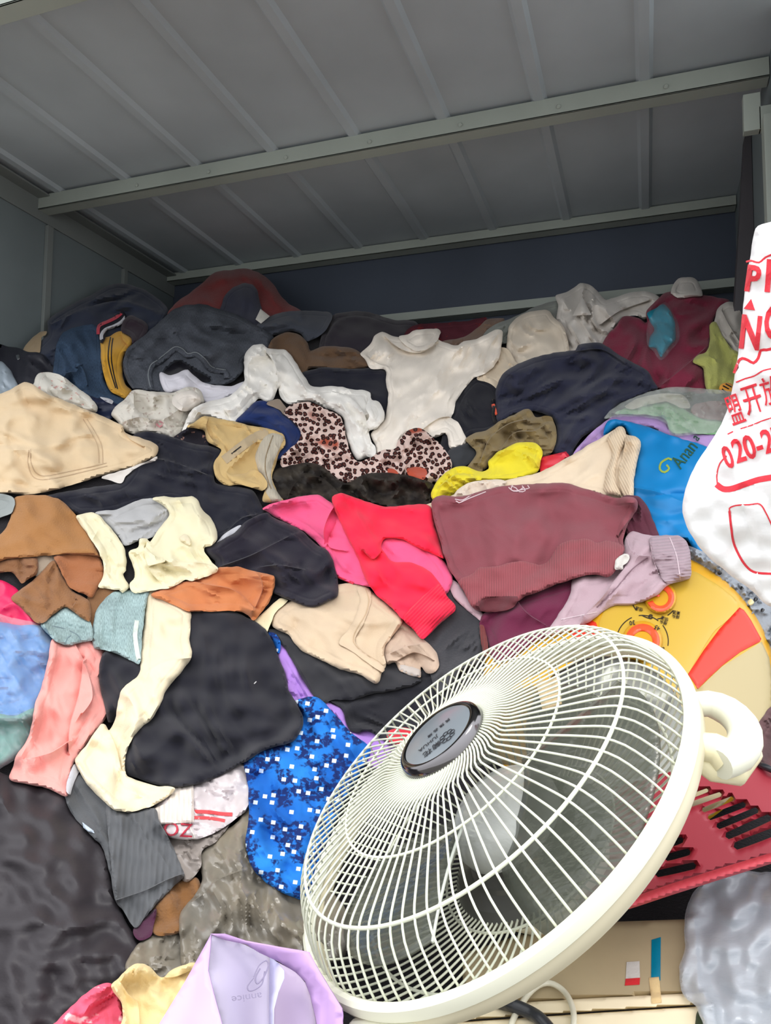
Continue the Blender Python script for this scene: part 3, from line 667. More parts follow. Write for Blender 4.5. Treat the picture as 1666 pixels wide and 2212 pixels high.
bb = piece('nonwoven_bag', C('cyan_bag', (0, 126, 192), 'gloss', rough=.5), '1305,940 1318,907 1383,917 1460,944 1530,966 1580,1000 1580,1240 1530,1218 1505,1195 1480,1165 1420,1165 1385,1115 1362,1070 1372,1000 1352,925 1330,925',
      'bright blue bag with dark green printed script', 'bag', th=8, w=14, bulge=8, bw=60, wr=wrk(3, 60, 20), cr=[('s', '1366,1052 1420,1062 1500,1092 1560,1110', 22, 9), ('g', '1390,1100 1450,1130 1520,1200', 10, 5)])
lettering('print', 'Anan', C('print_green', (34, 84, 62)), bb, on_surface(HEAP, 1480, 982, -52, 30, 42), 1.0, label='dark green script print')
lettering('print', 'a', C('print_green', (34, 84, 62)), bb, on_surface(HEAP, 1503, 945, -52, 22, 28), 1.0, label='dark green script print')
strip('print', C('print_gold', (150, 170, 70)), '1452,993 1444,990 1428,1000 1426,1014 1436,1020 1446,1012 1440,1004', 4.5, bb, label='curled yellow-green tail of the letter')
# centre: T-shirt
tw = C('tshirt_white', (242, 233, 220))
ts = piece('t_shirt', tw, '779,764 798,746 811,723 826,717 846,724 864,729 881,723 897,713 927,711 947,710 952,718 948,733 967,741 985,746 1002,738 1025,733 1053,721 1071,712 1084,713 1086,723 1081,766 1063,796 1040,811 1025,816 997,849 985,867 980,892 975,902 990,912 1002,935 1010,954 997,963 972,968 967,948 962,937 942,945 902,950 861,975 851,985 821,990 812,980 811,960 801,942 812,925 831,905 839,854 834,827 832,800 801,796 788,776 783,771',
      'small white T-shirt lying spread out in the middle of the pile', 't-shirt', th=9, w=16, bulge=9, bw=50, wr=[wrk(5, 40, -50, 3.6), wrk(2.6, 15, -50, 4)],
      cr=[('s', '838,733 862,752 890,762 915,760 935,748 948,736', 7, -8), ('s', '1045,800 1050,765 1062,740 1076,720', 7, 7), ('g', '960,800 905,860 865,920', 9, 5), ('g', '1000,800 940,870 890,930', 9, -4), ('s', '985,905 960,900 930,915 900,940', 6, 6), ('g', '832,800 840,770 836,745', 6, 4), ('s', '790,768 815,785 835,790', 7, 5)])
piece('neckband', tw, '862,729 881,723 897,713 927,711 946,711 950,720 944,736 928,752 905,759 884,752', parent=ts, th=3, w=8, drape=1, pits=[('880,728 900,720 935,718 938,730 922,745 905,752', 5)], label='raised collar of the shirt')
piece('shirt', C('slate_knit', (54, 56, 60), 'knit'), '968,975 985,965 1005,960 1023,958 1030,980 1012,1002 982,1015 964,1000', 'slate knit scrap between leopard scarf and olive cloth', 'shirt', th=5, w=10, bulge=4)
# olive
piece('trousers', C('olive', (138, 120, 84)), '1006,950 1020,938 1048,930 1066,920 1083,908 1113,895 1132,884 1146,884 1156,900 1180,898 1193,902 1203,938 1195,974 1172,990 1160,978 1133,968 1113,968 1073,988 1048,1014 1020,1022 1008,1010 1030,980 1016,962',
      'crumpled olive green trousers below the navy jacket', 'trousers', th=9, w=16, bulge=8, bw=40, wr=[wrk(10, 30, 50, 2), wrk(4, 14, 10)], cr=[('s', '1040,990 1060,945 1100,915 1140,905', 9, 11), ('s', '1080,975 1110,935 1155,930 1180,915', 8, 10), ('g', '1120,960 1150,940 1190,950', 6, 8)])
# lace cardigan + white blouse + navy + leopard
lc = piece('cardigan', C('lace_cream', (212, 207, 196), 'print', rgb2=(186, 172, 162), scale=1.1), '241,897 250,878 272,860 288,843 323,845 353,847 375,848 400,837 420,836 434,845 441,870 418,885 402,917 393,932 373,947 350,937 315,935 285,937 268,930 255,912',
      'cream lace cardigan crumpled beside the white blouse', 'cardigan', th=10, w=22, bulge=13, bw=40, wr=[wrk(8, 28, 40, 1.8), wrk(3, 12, 80)], cr=[('s', '290,856 292,880 310,895 328,908', 6, 10), ('s', '262,912 300,900 350,905 390,880', 8, 9)], pits=[('289,868 297,864 303,884 312,896 303,898 292,884', 9)])
piece('lace_panel', C('lace_pale', (226, 218, 208), 'cotton'), '372,872 376,856 392,846 414,843 430,852 434,868 424,880 404,888 388,885', parent=lc, th=6, w=14, bulge=5, wr=wrk(2, 10, 30), label='round paler lace panel')
strip('brooch_pattern', C('rose_pale', (214, 150, 156)), '338,915 345,922 352,915 344,910', 4, lc)
bl = piece('blouse', C('white_blouse', (244, 241, 234)), '527,779 534,757 549,745 567,744 579,753 602,754 622,759 642,787 658,812 675,835 713,834 740,836 763,842 783,842 801,849 803,864 818,867 831,892 829,907 815,925 798,932 803,955 811,965 811,983 788,990 771,994 758,968 745,930 743,907 728,892 703,882 668,868 625,873 607,860 601,838 592,862 577,870 559,862 537,885 512,912 478,908 443,901 410,928 394,936 400,913 416,884 441,870 475,862 501,852 527,824 528,802',
      'long white blouse sprawled across the middle with arched sleeve', 'blouse', th=10, w=18, bulge=13, bw=44, wr=[wrk(7, 30, 30, 2.6), wrk(3, 13, 50, 3)],
      cr=[('s', '596,858 600,815 590,780 575,760', 10, 10), ('g', '545,760 540,800 560,840', 8, 6), ('g', '610,770 640,820 680,855', 10, 8), ('g', '430,890 500,880 560,840', 10, 7), ('s', '715,845 760,860 790,900 800,960', 9, 6), ('g', '745,870 775,930 790,980', 8, 6), ('g', '640,845 700,860 750,850', 8, -5)])
piece('collar_frill', C('white_blouse', (244, 241, 234)), '793,846 800,848 803,864 818,867 830,890 828,907 815,922 798,928 790,915 797,900 790,880 795,866', parent=bl, th=6, w=8, bulge=3, wr=wrk(3, 10, 80), label='ruffled neckline')
piece('shirt', C('navy_royal', (30, 48, 98)), '509,912 531,888 556,866 582,869 604,878 616,892 637,908 652,926 656,945 645,965 612,992 592,990 596,945 575,925 545,917', 'royal navy shirt left of the leopard scarf', 'shirt', th=8, w=18, bulge=8, wr=wrk(5, 36, 20), cr=[('g', '540,890 575,900 610,925 630,960', 8, 7)])
piece('cloth_scrap', C('taupe', (150, 134, 118)), '575,872 600,862 612,873 624,890 614,896 602,884', 'taupe scrap peeking out above the navy shirt', 'cloth', th=3, w=6, step=4)
lp = piece('scarf', C('leopard', (200, 180, 170), 'leopard', scale=1.3), '614,893 627,875 647,870 670,869 695,880 715,888 733,898 743,917 748,943 758,978 773,997 790,993 801,988 826,973 851,970 861,953 876,935 899,924 919,930 939,948 952,960 967,980 977,1005 967,1030 952,1040 900,1050 850,1044 800,1040 760,1042 745,1047 720,1032 682,1010 645,1008 612,1010 607,990 627,968 642,956 650,936 635,912',
      'leopard print scarf bunched across the middle of the pile', 'scarf', th=9, w=18, bulge=12, bw=44, wr=[wrk(9, 30, 55, 2.4), wrk(4, 13, 70, 3)], cr=[('s', '870,960 880,1000 860,1035', 8, 8), ('s', '650,990 700,960 740,1000', 9, 8), ('g', '700,885 725,930 740,990', 8, 7), ('g', '790,1000 840,990 870,1010', 8, 7)])
piece('leopard_patch', C('rust_patch', (190, 84, 60)), '880,1012 905,1008 922,1016 918,1034 896,1036 884,1028', parent=lp, th=2, w=4, drape=0, label='plain rust-orange patch')
piece('leopard_patch', C('rust_patch', (190, 84, 60)), '838,1012 852,1014 862,1026 850,1034 840,1026', parent=lp, th=2, w=4, drape=0, label='plain rust-orange patch')
piece('skirt', C('black_velvet', (34, 30, 28), 'velvet', rgb2=(66, 60, 52)), '585,1022 614,1009 652,1000 680,1001 703,1012 730,1036 753,1044 775,1030 800,1022 850,1022 900,1032 930,1042 950,1060 935,1095 850,1098 790,1090 730,1100 680,1092 640,1088 600,1096 578,1078',
      'black velvet skirt crumpled under the leopard scarf', 'skirt', th=10, w=20, bulge=10, wr=[wrk(9, 34, 15, 2), wrk(4, 14, 40)], cr=[('s', '620,1080 640,1040 690,1030 730,1060', 9, 9)])
# yellow, red, lace
piece('box', C('red_box', (222, 48, 66), 'gloss'), '1163,992 1172,987 1223,975 1232,986 1210,1008 1168,1022', 'small bright red box end beside the yellow cloth', 'box', th=8, w=4, smooth=False, step=5)
piece('shirt', C('yellow', (232, 216, 52)), '931,1068 948,1035 962,1022 980,1010 1008,1007 1033,1018 1056,1013 1054,998 1073,978 1095,967 1113,958 1140,955 1156,957 1172,972 1168,1000 1156,1024 1083,1042 1048,1048 998,1060 945,1085',
      'bright yellow shirt above the maroon sweatshirt', 'shirt', th=8, w=14, bulge=7, wr=[wrk(6, 26, 25, 2.4)], cr=[('s', '950,1050 985,1025 1020,1025', 8, 8), ('g', '1060,1000 1110,985 1160,1000', 9, 7), ('g', '960,1060 1000,1040 1060,1030', 6, 6)])
sl = piece('sweater', C('oatmeal_knit', (232, 212, 184), 'cotton'), '886,1096 933,1086 985,1066 1033,1052 1083,1040 1158,1022 1200,1003 1233,985 1270,962 1308,940 1330,926 1344,921 1353,938 1368,941 1381,950 1383,965 1374,1000 1369,1040 1366,1080 1330,1078 1300,1070 1233,1062 1083,1070 960,1100 900,1105',
      'oatmeal knitted sweater with its cuff turned up', 'sweater', th=10, w=26, bulge=12, bw=50, wr=wrk(3, 50, -25, 3))
piece('cuff', C('oatmeal_rib', (230, 208, 178), 'rib', angle=-25), '1312,948 1328,928 1344,921 1353,938 1350,960 1338,985 1331,1010 1332,1040 1345,1072 1325,1070 1305,1058 1312,1010 1322,980', parent=sl, th=7, w=12, bulge=5, bw=14, drape=1, label='ribbed turned-up cuff')
piece('cuff', C('oatmeal_rib', (230, 208, 178), 'rib', angle=-25), '1352,945 1368,941 1382,950 1384,965 1376,1000 1370,1040 1367,1082 1350,1075 1338,1042 1338,1008 1346,985', parent=sl, th=9, w=10, bulge=4, bw=12, drape=1, pits=[('1352,958 1362,952 1368,962 1352,990 1344,1020 1342,1000', 9)], label='far side of the open cuff')
piece('lace_trim', C('lace_beige', (230, 214, 196)), '975,1082 985,1062 998,1050 1033,1038 1070,1036 1095,1040 1080,1056 1040,1064 1012,1080 990,1086', 'crumpled beige lace at the neck of the maroon sweatshirt', 'lace', th=6, w=8, wr=[wrk(6, 13, 30, 1.5)])

# ------------------------------------------------------------------ middle left: khaki trousers, black sweater, beige trousers
piece('blouse', C('dark_floral', (36, 34, 42), 'print', rgb2=(170, 130, 116), scale=.7), '372,950 392,932 412,924 432,926 450,950 450,985 400,975', 'dark patterned cloth with a pink edge beside the khaki trousers', 'blouse', th=5, w=8, step=5)
bs = piece('sweater', C('black_wool', (30, 31, 42), 'cotton'), '100,1072 180,1055 262,1040 290,1000 278,972 288,940 320,932 360,940 395,952 425,960 450,962 478,975 470,1000 462,1030 470,1045 520,1052 548,1062 562,1085 572,1110 566,1130 520,1150 476,1170 466,1195 440,1180 430,1120 380,1080 300,1090 230,1110 165,1110 130,1085',
      'wide black sweater under the beige trousers and khaki waistband', 'sweater', th=10, w=26, bulge=12, bw=60, wr=[wrk(6, 44, 20), wrk(2, 18, 50)], cr=[('s', '285,1000 330,990 380,1000 460,1030', 10, 7), ('g', '262,1042 280,1090', 5, -4), ('s', '470,1170 520,1120 560,1110', 8, 6)])
kh = C('khaki_gold', (206, 176, 120))
kt = piece('trousers', kh, '405,922 420,912 436,901 443,899 480,905 510,911 545,920 580,926 605,934 615,943 616,962 605,975 595,1005 588,1030 598,1062 612,1082 590,1086 568,1082 572,1058 560,1052 520,1048 485,1048 467,1032 462,1012 464,995 478,975 470,965 448,952 440,930',
      'khaki trousers with the open waistband turned outwards', 'trousers', th=10, w=14, bulge=7, bw=36, wr=wrk(4, 24, 60), cr=[('s', '450,905 447,930 470,962', 6, 6), ('g', '545,922 515,945 500,975', 5, 5)],
      pits=[('492,1022 510,1000 530,982 548,960 560,955 556,990 565,1015 575,1040 560,1042 520,1034', 13)])
strip('waistband', C('khaki_band', (186, 166, 134)), '484,994 520,966 552,944 580,934', 20, kt, th=3, label='paler flat waistband')
strip('belt_slot', bk, '500,980 521,964', 2.5, kt)
piece('waistband_lining', C('ecru_mesh', (206, 196, 176), 'rib', scale=2.0), '568,950 585,936 604,938 614,946 604,968 594,990 586,1018 592,1050 610,1082 590,1086 574,1062 566,1030 556,1010 552,985', parent=kt, th=4, w=8, bulge=3, drape=0, label='ecru lining of the far side')
strip('seam', C('thread_brown', (140, 120, 90)), '590,940 582,962 574,990 574,1020 586,1056', 2, kt)
piece('pocket_bag', kh, '530,1022 545,1014 562,1022 575,1038 577,1050 566,1060 545,1054 520,1046 500,1040 488,1020 500,1026', parent=kt, th=4, w=6, bulge=2, drape=1, pits=[('532,1030 548,1024 560,1034 548,1036', 4)])
bt = piece('trousers', C('beige_big', (218, 194, 158)), '-40,856 0,850 30,838 48,826 68,828 100,850 140,866 175,880 205,892 235,905 262,918 272,935 300,945 330,955 342,964 338,985 320,994 290,1008 240,1022 180,1040 120,1058 70,1068 20,1066 -40,1060',
      'large beige trousers with stitched patch pocket at the left edge', 'trousers', th=12, w=24, bulge=20, bw=90, wr=[wrk(7, 60, 20, 2.4), wrk(2, 26, 30)], cr=[('g', '0,915 60,890 150,880', 12, 9), ('g', '150,960 190,900 200,890', 12, -6), ('s', '265,920 275,945 310,965', 8, -6), ('g', '20,1000 10,940 20,900', 10, 6)])
for l in ('62,972 60,1000 70,1028 92,1036 150,1026 232,1006', '66,970 66,996 76,1020 96,1028 150,1018 230,1000', '180,905 210,960 214,1000', '188,905 218,958 222,1000'): strip('stitching', C('beige_thread', (196, 170, 138)), l, 1.8, bt)
piece('lining', C('white_lining', (222, 216, 208)), '220,1030 270,1014 318,996 340,986 335,996 300,1008 272,1028 262,1044 240,1038', parent=bt, th=3, w=6, drape=2, label='white cloth under the hem')

# ------------------------------------------------------------------ lower left: bags at the bottom of the slope
piece('sweater', C('fuchsia', (216, 30, 88), 'nylon'), '-40,1245 0,1252 15,1258 36,1272 52,1290 60,1315 95,1352 60,1372 -40,1372', 'fuchsia pink padded cloth inside the clear bag at the left edge', 'garment', th=10, w=26, bulge=14, wr=wrk(7, 40, 40, 2))
piece('sweater', C('azure', (34, 122, 196), 'nylon'), '-40,1352 40,1350 90,1352 118,1380 112,1430 92,1510 74,1545 30,1556 -40,1560', 'azure blue padded cloth inside the clear bag at the left edge', 'garment', th=14, w=34, bulge=26, bw=70, wr=[wrk(6, 40, 30), wrk(3, 14, 0)], cr=[('g', '-10,1415 60,1412 110,1425', 4, -4), ('g', '-10,1525 40,1515 90,1490', 4, -4)])
piece('sweater', C('jade', (34, 124, 106), 'nylon'), '-40,1548 30,1546 80,1530 66,1590 44,1624 10,1648 -40,1662', 'jade green padded cloth at the bottom of the clear bag on the left', 'garment', th=12, w=30, bulge=18, wr=wrk(6, 34, 60))
piece('plastic_bag', C('clear_film2', (215, 225, 232), 'film', scale=.14, angle=60), '-50,1330 30,1335 95,1352 120,1385 112,1440 92,1515 70,1590 40,1635 -50,1668', 'clear plastic bag full of bright padded cloths at the left edge', 'plastic bag', th=5, w=16, bulge=4, wr=[wrk(4, 16, 60, 4)])
piece('garbage_bag', C('black_poly', (46, 42, 46), 'nylon', rough=.55, crumple=.15), '-50,1650 10,1672 40,1684 90,1696 145,1714 172,1752 205,1795 232,1850 246,1925 272,1990 300,2040 305,2075 290,2100 262,2128 220,2160 150,2215 100,2290 -50,2300',
      'large black plastic sack filling the bottom left corner', 'garbage bag', th=16, w=60, bulge=50, bw=150, wr=[wrk(6, 150, -20, 2)], step=9)
wv = C('woven_sack', (112, 109, 102), 'woven', rgb2=(132, 122, 104), crumple=.6)
piece('woven_sack', wv, '270,2090 290,2050 318,2024 345,2008 395,2000 400,2085 370,2112 330,2118 290,2112', 'smaller greyish woven plastic sack behind the yellow trousers', 'sack', th=8, w=24, bulge=14, wr=[wrk(4, 24, -40), wrk(2, 10, 0)])
piece('cloth', C('rust_brown', (122, 84, 48), 'fleece'), '322,1980 345,1935 380,1905 425,1896 432,1930 400,1965 398,2008 350,2022 326,2012', 'rust brown fleece lump between grey ribbed trousers and woven sack', 'cloth', th=8, w=20, bulge=8, wr=wrk(5, 24, 50))
piece('cloth', C('aubergine', (70, 32, 56)), '288,2008 318,1978 338,1964 332,2000 326,2022 300,2032', 'aubergine scrap beside the rust brown lump', 'cloth', th=5, w=8)
piece('woven_sack', wv, '430,1860 434,1832 450,1812 478,1796 510,1778 536,1738 560,1760 580,1850 640,1900 720,1930 760,2000 740,2070 680,2080 600,2064 520,2052 456,2060 434,2092 395,2092 388,2020 388,1978 402,1953 420,1934 436,1900',
      'large shiny grey woven plastic sack left of the fan', 'sack', th=12, w=34, bulge=24, bw=80, wr=[wrk(7, 46, 75, 3), wrk(2.5, 16, 70)], cr=[('s', '410,1950 440,1930 470,1900 520,1880', 14, 9), ('g', '520,1790 510,1860 530,1930', 14, 8)])
piece('plastic_bag', C('murky_film', (140, 132, 126), 'polybag'), '338,1775 470,1790 500,1775 470,1815 438,1838 434,1870 418,1895 398,1905 380,1870 362,1830', 'murky crumpled plastic below the printed flour sack', 'plastic bag', th=7, w=18, bulge=6, wr=[wrk(5, 18, 30, 2)])
fs = piece('flour_sack', C('sack_white', (206, 198, 200), 'woven', rgb2=(196, 186, 186)), '325,1762 340,1735 380,1690 440,1670 530,1630 560,1640 548,1700 540,1742 505,1772 470,1796 430,1812 380,1812 345,1800', 'white printed sack with red stripes below the black skirt', 'sack', th=10, w=26, bulge=14, wr=[wrk(4, 30, 10), wrk(2, 14, 70)])
red_ink = C('red_ink', (214, 74, 78))
strip('print', red_ink, '420,1753 450,1754 480,1758 502,1759', 8, fs, label='upper red stripe'); strip('print', red_ink, '420,1766 450,1767 472,1770 486,1773', 7, fs, label='lower red stripe')
lettering('print', 'OZ', C('red_ink_dark', (178, 48, 66)), fs, on_surface(HEAP, 384, 1794, 4, 44, 42), 1.0, seg=.25, label='dark red printed letters')
ws = piece('cloth', C('linen_white', (222, 212, 202), 'rib', scale=.8), '318,1752 360,1735 379,1690 418,1690 419,1776 345,1781', 'white ribbed cloth hem lying over the printed sack', 'cloth', th=4, w=5, smooth=False)
strip('string', C('string_white', (225, 220, 212)), '411,1776 412,1790 418,1802 422,1812 416,1810', 3, ws)
gr = C('grey_rib', (88, 90, 93), 'rib', scale=.7, angle=4)
piece('sweater', C('grey_marl', (80, 82, 85), 'cotton'), '140,1722 150,1700 160,1680 172,1672 200,1690 235,1720 262,1760 262,1850 250,1945 236,1880 220,1830 196,1805 182,1788 160,1765', 'dark grey sweater sleeve beside the black sack', 'sweater', th=8, w=18, bulge=8, bw=30, wr=wrk(4, 26, 60), cr=[('g', '160,1690 185,1730 215,1780 236,1850', 7, 6)])
gg = piece('trousers', gr, '230,1737 255,1748 290,1752 334,1746 345,1776 370,1820 394,1876 398,1893 370,1920 340,1950 315,1980 292,2004 268,1970 248,1940 238,1850', 'mid grey ribbed trousers folded over at the bottom left', 'trousers', th=8, w=14, bulge=7, bw=40, wr=wrk(3, 40, 70), cr=[('s', '250,1944 315,1922 360,1900 396,1886', 9, 9)])
piece('tissue', C('tissue_blue', (186, 200, 214)), '178,1776 186,1782 202,1794 204,1800 190,1796 180,1788', 'tiny pale blue tissue on the edge of the black sack', 'tissue', th=4, w=4, step=3, smooth=False)

# ------------------------------------------------------------------ centre bottom: lavender, dark knits, blue floral
piece('sweater', C('lavender', (168, 126, 204)), '600,1378 616,1395 640,1432 655,1462 678,1497 705,1512 740,1530 765,1570 805,1572 850,1580 870,1640 800,1660 740,1600 700,1560 650,1540 622,1512 616,1470 600,1420', 'lavender sweater glimpsed between black skirt and blue floral cloth', 'sweater', th=10, w=16, bulge=7, wr=wrk(5, 30, 60), cr=[('g', '626,1500 650,1505 672,1495', 4, -4), ('g', '634,1430 628,1470 625,1500', 4, -4)])
piece('trousers', C('black_trouser', (30, 30, 36)), '690,1490 740,1470 830,1455 940,1440 1010,1430 1060,1440 1000,1540 900,1620 840,1606 800,1582 757,1578 738,1530 714,1515', 'black trousers behind the upper left edge of the fan', 'trousers', th=8, w=16, bulge=8, wr=wrk(6, 40, 30))
piece('sweater', C('charcoal_knit', (44, 44, 48), 'knit'), '574,1362 600,1360 630,1366 700,1400 830,1420 870,1438 910,1470 860,1490 800,1500 760,1512 720,1512 697,1520 676,1500 652,1464 636,1434 606,1388', 'charcoal knitted sweater under the beige trousers', 'sweater', th=9, w=18, bulge=9, wr=wrk(4, 40, 40), cr=[('g', '690,1440 740,1480 750,1510', 8, 5)])
piece('cloth', C('red_scrap', (196, 40, 56)), '838,1580 880,1572 905,1590 890,1612 845,1606', 'red cloth glimpsed through the upper left of the fan cage', 'cloth', th=6, w=8)
fl = piece('dress', C('blue_floral', (30, 100, 190), 'blue_floral'), '634,1520 656,1507 686,1506 703,1520 728,1548 759,1583 800,1616 790,1650 740,1740 705,1830 690,1900 668,1940 650,1944 600,1922 550,1882 530,1822 537,1770 536,1700 528,1645 560,1612 610,1590 640,1560',
      'bright blue floral dress left of the fan', 'dress', th=12, w=26, bulge=20, bw=90, wr=[wrk(7, 56, 60, 2.6), wrk(2, 22, 70)], cr=[('g', '650,1530 700,1600 760,1680', 10, 9), ('g', '560,1700 570,1800 600,1880', 14, 8)])
piece('dress_strap', C('blue_floral', (30, 100, 190), 'blue_floral'), '580,1366 596,1370 606,1388 603,1412 594,1402 584,1382', parent=fl, th=5, w=6, drape=1)
piece('sweater', C('charcoal_fleece', (62, 62, 66), 'fleece'), '940,1300 980,1270 1010,1300 1043,1330 1040,1370 1052,1420 1000,1450 948,1500 925,1440 905,1400 915,1370', 'charcoal fleece right of the red sleeve cuff', 'sweater', th=9, w=20, bulge=8, wr=wrk(4, 34, -50), cr=[('g', '1030,1370 980,1410 960,1460', 9, -6)])
piece('shirt', C('fog_pink', (206, 176, 184)), '966,1250 990,1260 1008,1285 1040,1322 1052,1338 1040,1342 1010,1318 980,1290', 'pale pink edge under the maroon sweatshirt', 'shirt', th=5, w=6)
b2 = piece('trousers', C('beige_dull', (192, 168, 148)), '826,1400 846,1374 866,1340 890,1356 913,1379 926,1390 943,1411 949,1437 937,1454 921,1453 910,1440 909,1462 885,1456 863,1448 852,1430 835,1434', 'beige trouser leg twisted below the red sleeve', 'trousers', th=9, w=18, bulge=9, bw=30, wr=wrk(4, 26, 20), cr=[('s', '840,1412 880,1395 920,1390', 8, 8), ('s', '855,1430 895,1410 935,1425', 7, -7), ('g', '895,1415 912,1440', 5, -8)])  # leg in a slightly darker beige than the flap-pocket trousers
piece('care_label', C('label_grey', (186, 176, 168)), '864,1436 885,1440 908,1448 906,1462 884,1458 864,1448', parent=b2, th=2, w=4, drape=0, step=5)
bp = C('beige_center', (208, 186, 158))
bp_o = piece('trousers', bp, '588,1330 600,1314 626,1300 660,1290 700,1270 735,1262 767,1258 792,1265 806,1280 845,1312 872,1338 850,1371 833,1394 830,1416 835,1437 825,1453 820,1472 812,1478 797,1470 777,1458 739,1447 689,1424 651,1404 633,1384 621,1369 600,1361 588,1352',
      'beige trousers with flap pocket in the centre of the pile', 'trousers', th=11, w=22, bulge=16, bw=60, wr=[wrk(4, 50, 20)], cr=[('g', '620,1320 640,1345 630,1365', 5, -5), ('g', '660,1310 740,1340 760,1380', 16, -6)])
fp = piece('pocket_flap', bp, '772,1269 795,1270 803,1290 798,1316 786,1346 768,1390 831,1441 826,1452 757,1405 732,1389 752,1361 770,1328 778,1295', parent=bp_o, th=3, w=6, drape=1)
strip('stitching', C('beige_thread', (196, 170, 138)), '790,1272 797,1296 790,1326 764,1386 828,1436', 2, fp)
piece('strap', C('cream_strap', (232, 218, 178)), '549,1343 565,1327 600,1296 608,1292 622,1298 606,1312 594,1326 586,1345 575,1368 562,1356', 'cream strap end lying against the beige trousers', 'strap', th=6, w=8, step=5)

# ------------------------------------------------------------------ pink hoodie, red sweater, maroon sweatshirt, mauve trousers
pk = piece('hoodie', C('bubblegum', (242, 92, 138)), '567,1098 594,1086 632,1076 670,1070 692,1070 710,1082 735,1095 800,1120 860,1140 920,1170 968,1225 978,1255 960,1286 918,1270 860,1260 800,1268 760,1258 730,1248 712,1220 700,1188 660,1150 632,1135 600,1120 579,1107',
      'bubblegum pink hoodie under the red sweater', 'hoodie', th=12, w=24, bulge=14, bw=60, wr=wrk(4, 40, 30), cr=[('s', '722,1096 708,1120 700,1150 702,1170', 8, 8), ('s', '726,1130 715,1155 706,1175 720,1186 745,1190', 7, -6), ('g', '600,1110 650,1120 700,1150', 12, 6), ('g', '700,1180 740,1220 770,1250', 6, 6)])
strip('piping', C('red_piping', (220, 50, 70)), '728,1246 748,1254 764,1260', 5, pk)
rd = piece('sweater', C('scarlet_knit', (240, 40, 72), 'knit'), '717,1080 722,1069 736,1065 756,1070 790,1082 833,1094 870,1092 928,1092 942,1140 956,1190 960,1207 935,1196 905,1184 870,1166 833,1163 824,1178 832,1196 850,1213 890,1216 925,1232 950,1260 968,1290 985,1315 950,1348 915,1380 895,1362 870,1338 845,1312 813,1285 790,1250 770,1200 745,1150 728,1112',
      'scarlet knitted sweater with its ribbed cuff hanging down', 'sweater', th=12, w=26, bulge=14, bw=56, wr=wrk(4, 44, 35), cr=[('s', '790,1195 806,1208 825,1190', 8, -10), ('g', '740,1100 800,1160 850,1230', 18, 6), ('g', '860,1110 900,1140 950,1200', 14, 6)])
piece('cuff', C('scarlet_rib', (240, 40, 72), 'rib', angle=42), '872,1336 892,1310 918,1285 948,1262 968,1290 985,1315 950,1348 915,1380 895,1362', parent=rd, th=4, w=10, bulge=3, drape=1, smooth=True, label='ribbed cuff')

# ------------------------------------------------------------------ the yellow dish heater lying on the right of the slope
piece('jacket', C('silver_fur', (150, 156, 164), 'fleece'), '1480,1180 1530,1196 1575,1224 1620,1262 1700,1320 1900,1400 1900,1560 1700,1480 1600,1330 1520,1240', 'silver grey furry jacket with sequins under the white bag', 'jacket', th=6, w=14, wr=[wrk(7, 14, 30, 1.4), wrk(4, 7, 60, 1.2)])
for q, (sx, sy, r, cc) in enumerate([(1555, 1238, 5, 0), (1602, 1270, 5, 0), (1633, 1294, 5, 0), (1622, 1301, 7, 1), (1648, 1318, 5, 0)]):
    seq = piece('sequin', C('sequin_black', (20, 20, 22), 'gloss') if not cc else C('sequin_gold', (214, 200, 150), 'gloss'), [(sx-r, sy), (sx, sy-r), (sx+r, sy), (sx, sy+r)], (['black sequin topmost on the silver fur, nearest the blue bag', 'black sequin second from the top on the silver fur', 'black sequin just above the gold sequin', '', 'lowest black sequin, right of the gold sequin'][q] if not cc else 'gold round sequin on the silver fur beside the yellow heater'), 'sequin', th=3, w=3, step=3, group='black sequins on the silver fur' if not cc else None)
circ = lambda cx, cy, r, a0=0, a1=360, n=40, ry=None: [(cx+r*math.cos(math.radians(a0+(a1-a0)*k/n)), cy+(ry or r)*math.sin(math.radians(a0+(a1-a0)*k/n))) for k in range(n if a1-a0 >= 360 else n+1)]
yl = C('heater_yellow', (212, 158, 22), 'gloss', rough=.32)
ht = piece('heater', yl, circ(1361, 1500, 320, n=60), 'round yellow and red heater with two knobs lying behind the fan', 'heater', th=26, w=24, bulge=34, bw=230, rigid=True, jit=0, step=8, wr=None)
def sector(a0, a1, r0, r1, cx=1395, cy=1560): return circ(cx, cy, r1, a0, a1, 10)+circ(cx, cy, r0, a0, a1, 10)[::-1]
piece('face_panel', C('heater_sand', (180, 164, 118), 'gloss', rough=.34), '1455,1500 1512,1486 1560,1440 1646,1386 1662,1420 1672,1480 1668,1540 1650,1610 1610,1690 1540,1760 1440,1790 1400,1700 1420,1580', parent=ht, th=1.5, w=3, drape=0, smooth=False, step=9, label='sand coloured face panel')
piece('face_panel', C('heater_straw', (200, 164, 56), 'gloss', rough=.34), '1300,1330 1360,1250 1420,1222 1490,1230 1560,1270 1595,1312 1540,1368 1486,1456 1440,1500 1340,1480 1300,1400', parent=ht, th=1.5, w=3, drape=0, step=9, label='straw yellow face panel around the knobs')
rs = C('heater_red', (214, 44, 22), 'gloss', rough=.4)
piece('red_stripe', rs, '1598,1312 1608,1318 1622,1338 1645,1380 1642,1386 1600,1408 1560,1438 1530,1466 1508,1488 1487,1456 1520,1405 1555,1358', parent=ht, th=3, w=4, drape=0, smooth=False, step=6, label='raised red stripe')
piece('red_stripe', rs, '1225,1350 1262,1330 1288,1345 1300,1380 1330,1440 1300,1470 1260,1420', parent=ht, th=3, w=4, drape=0, smooth=False, step=6, label='raised red stripe')
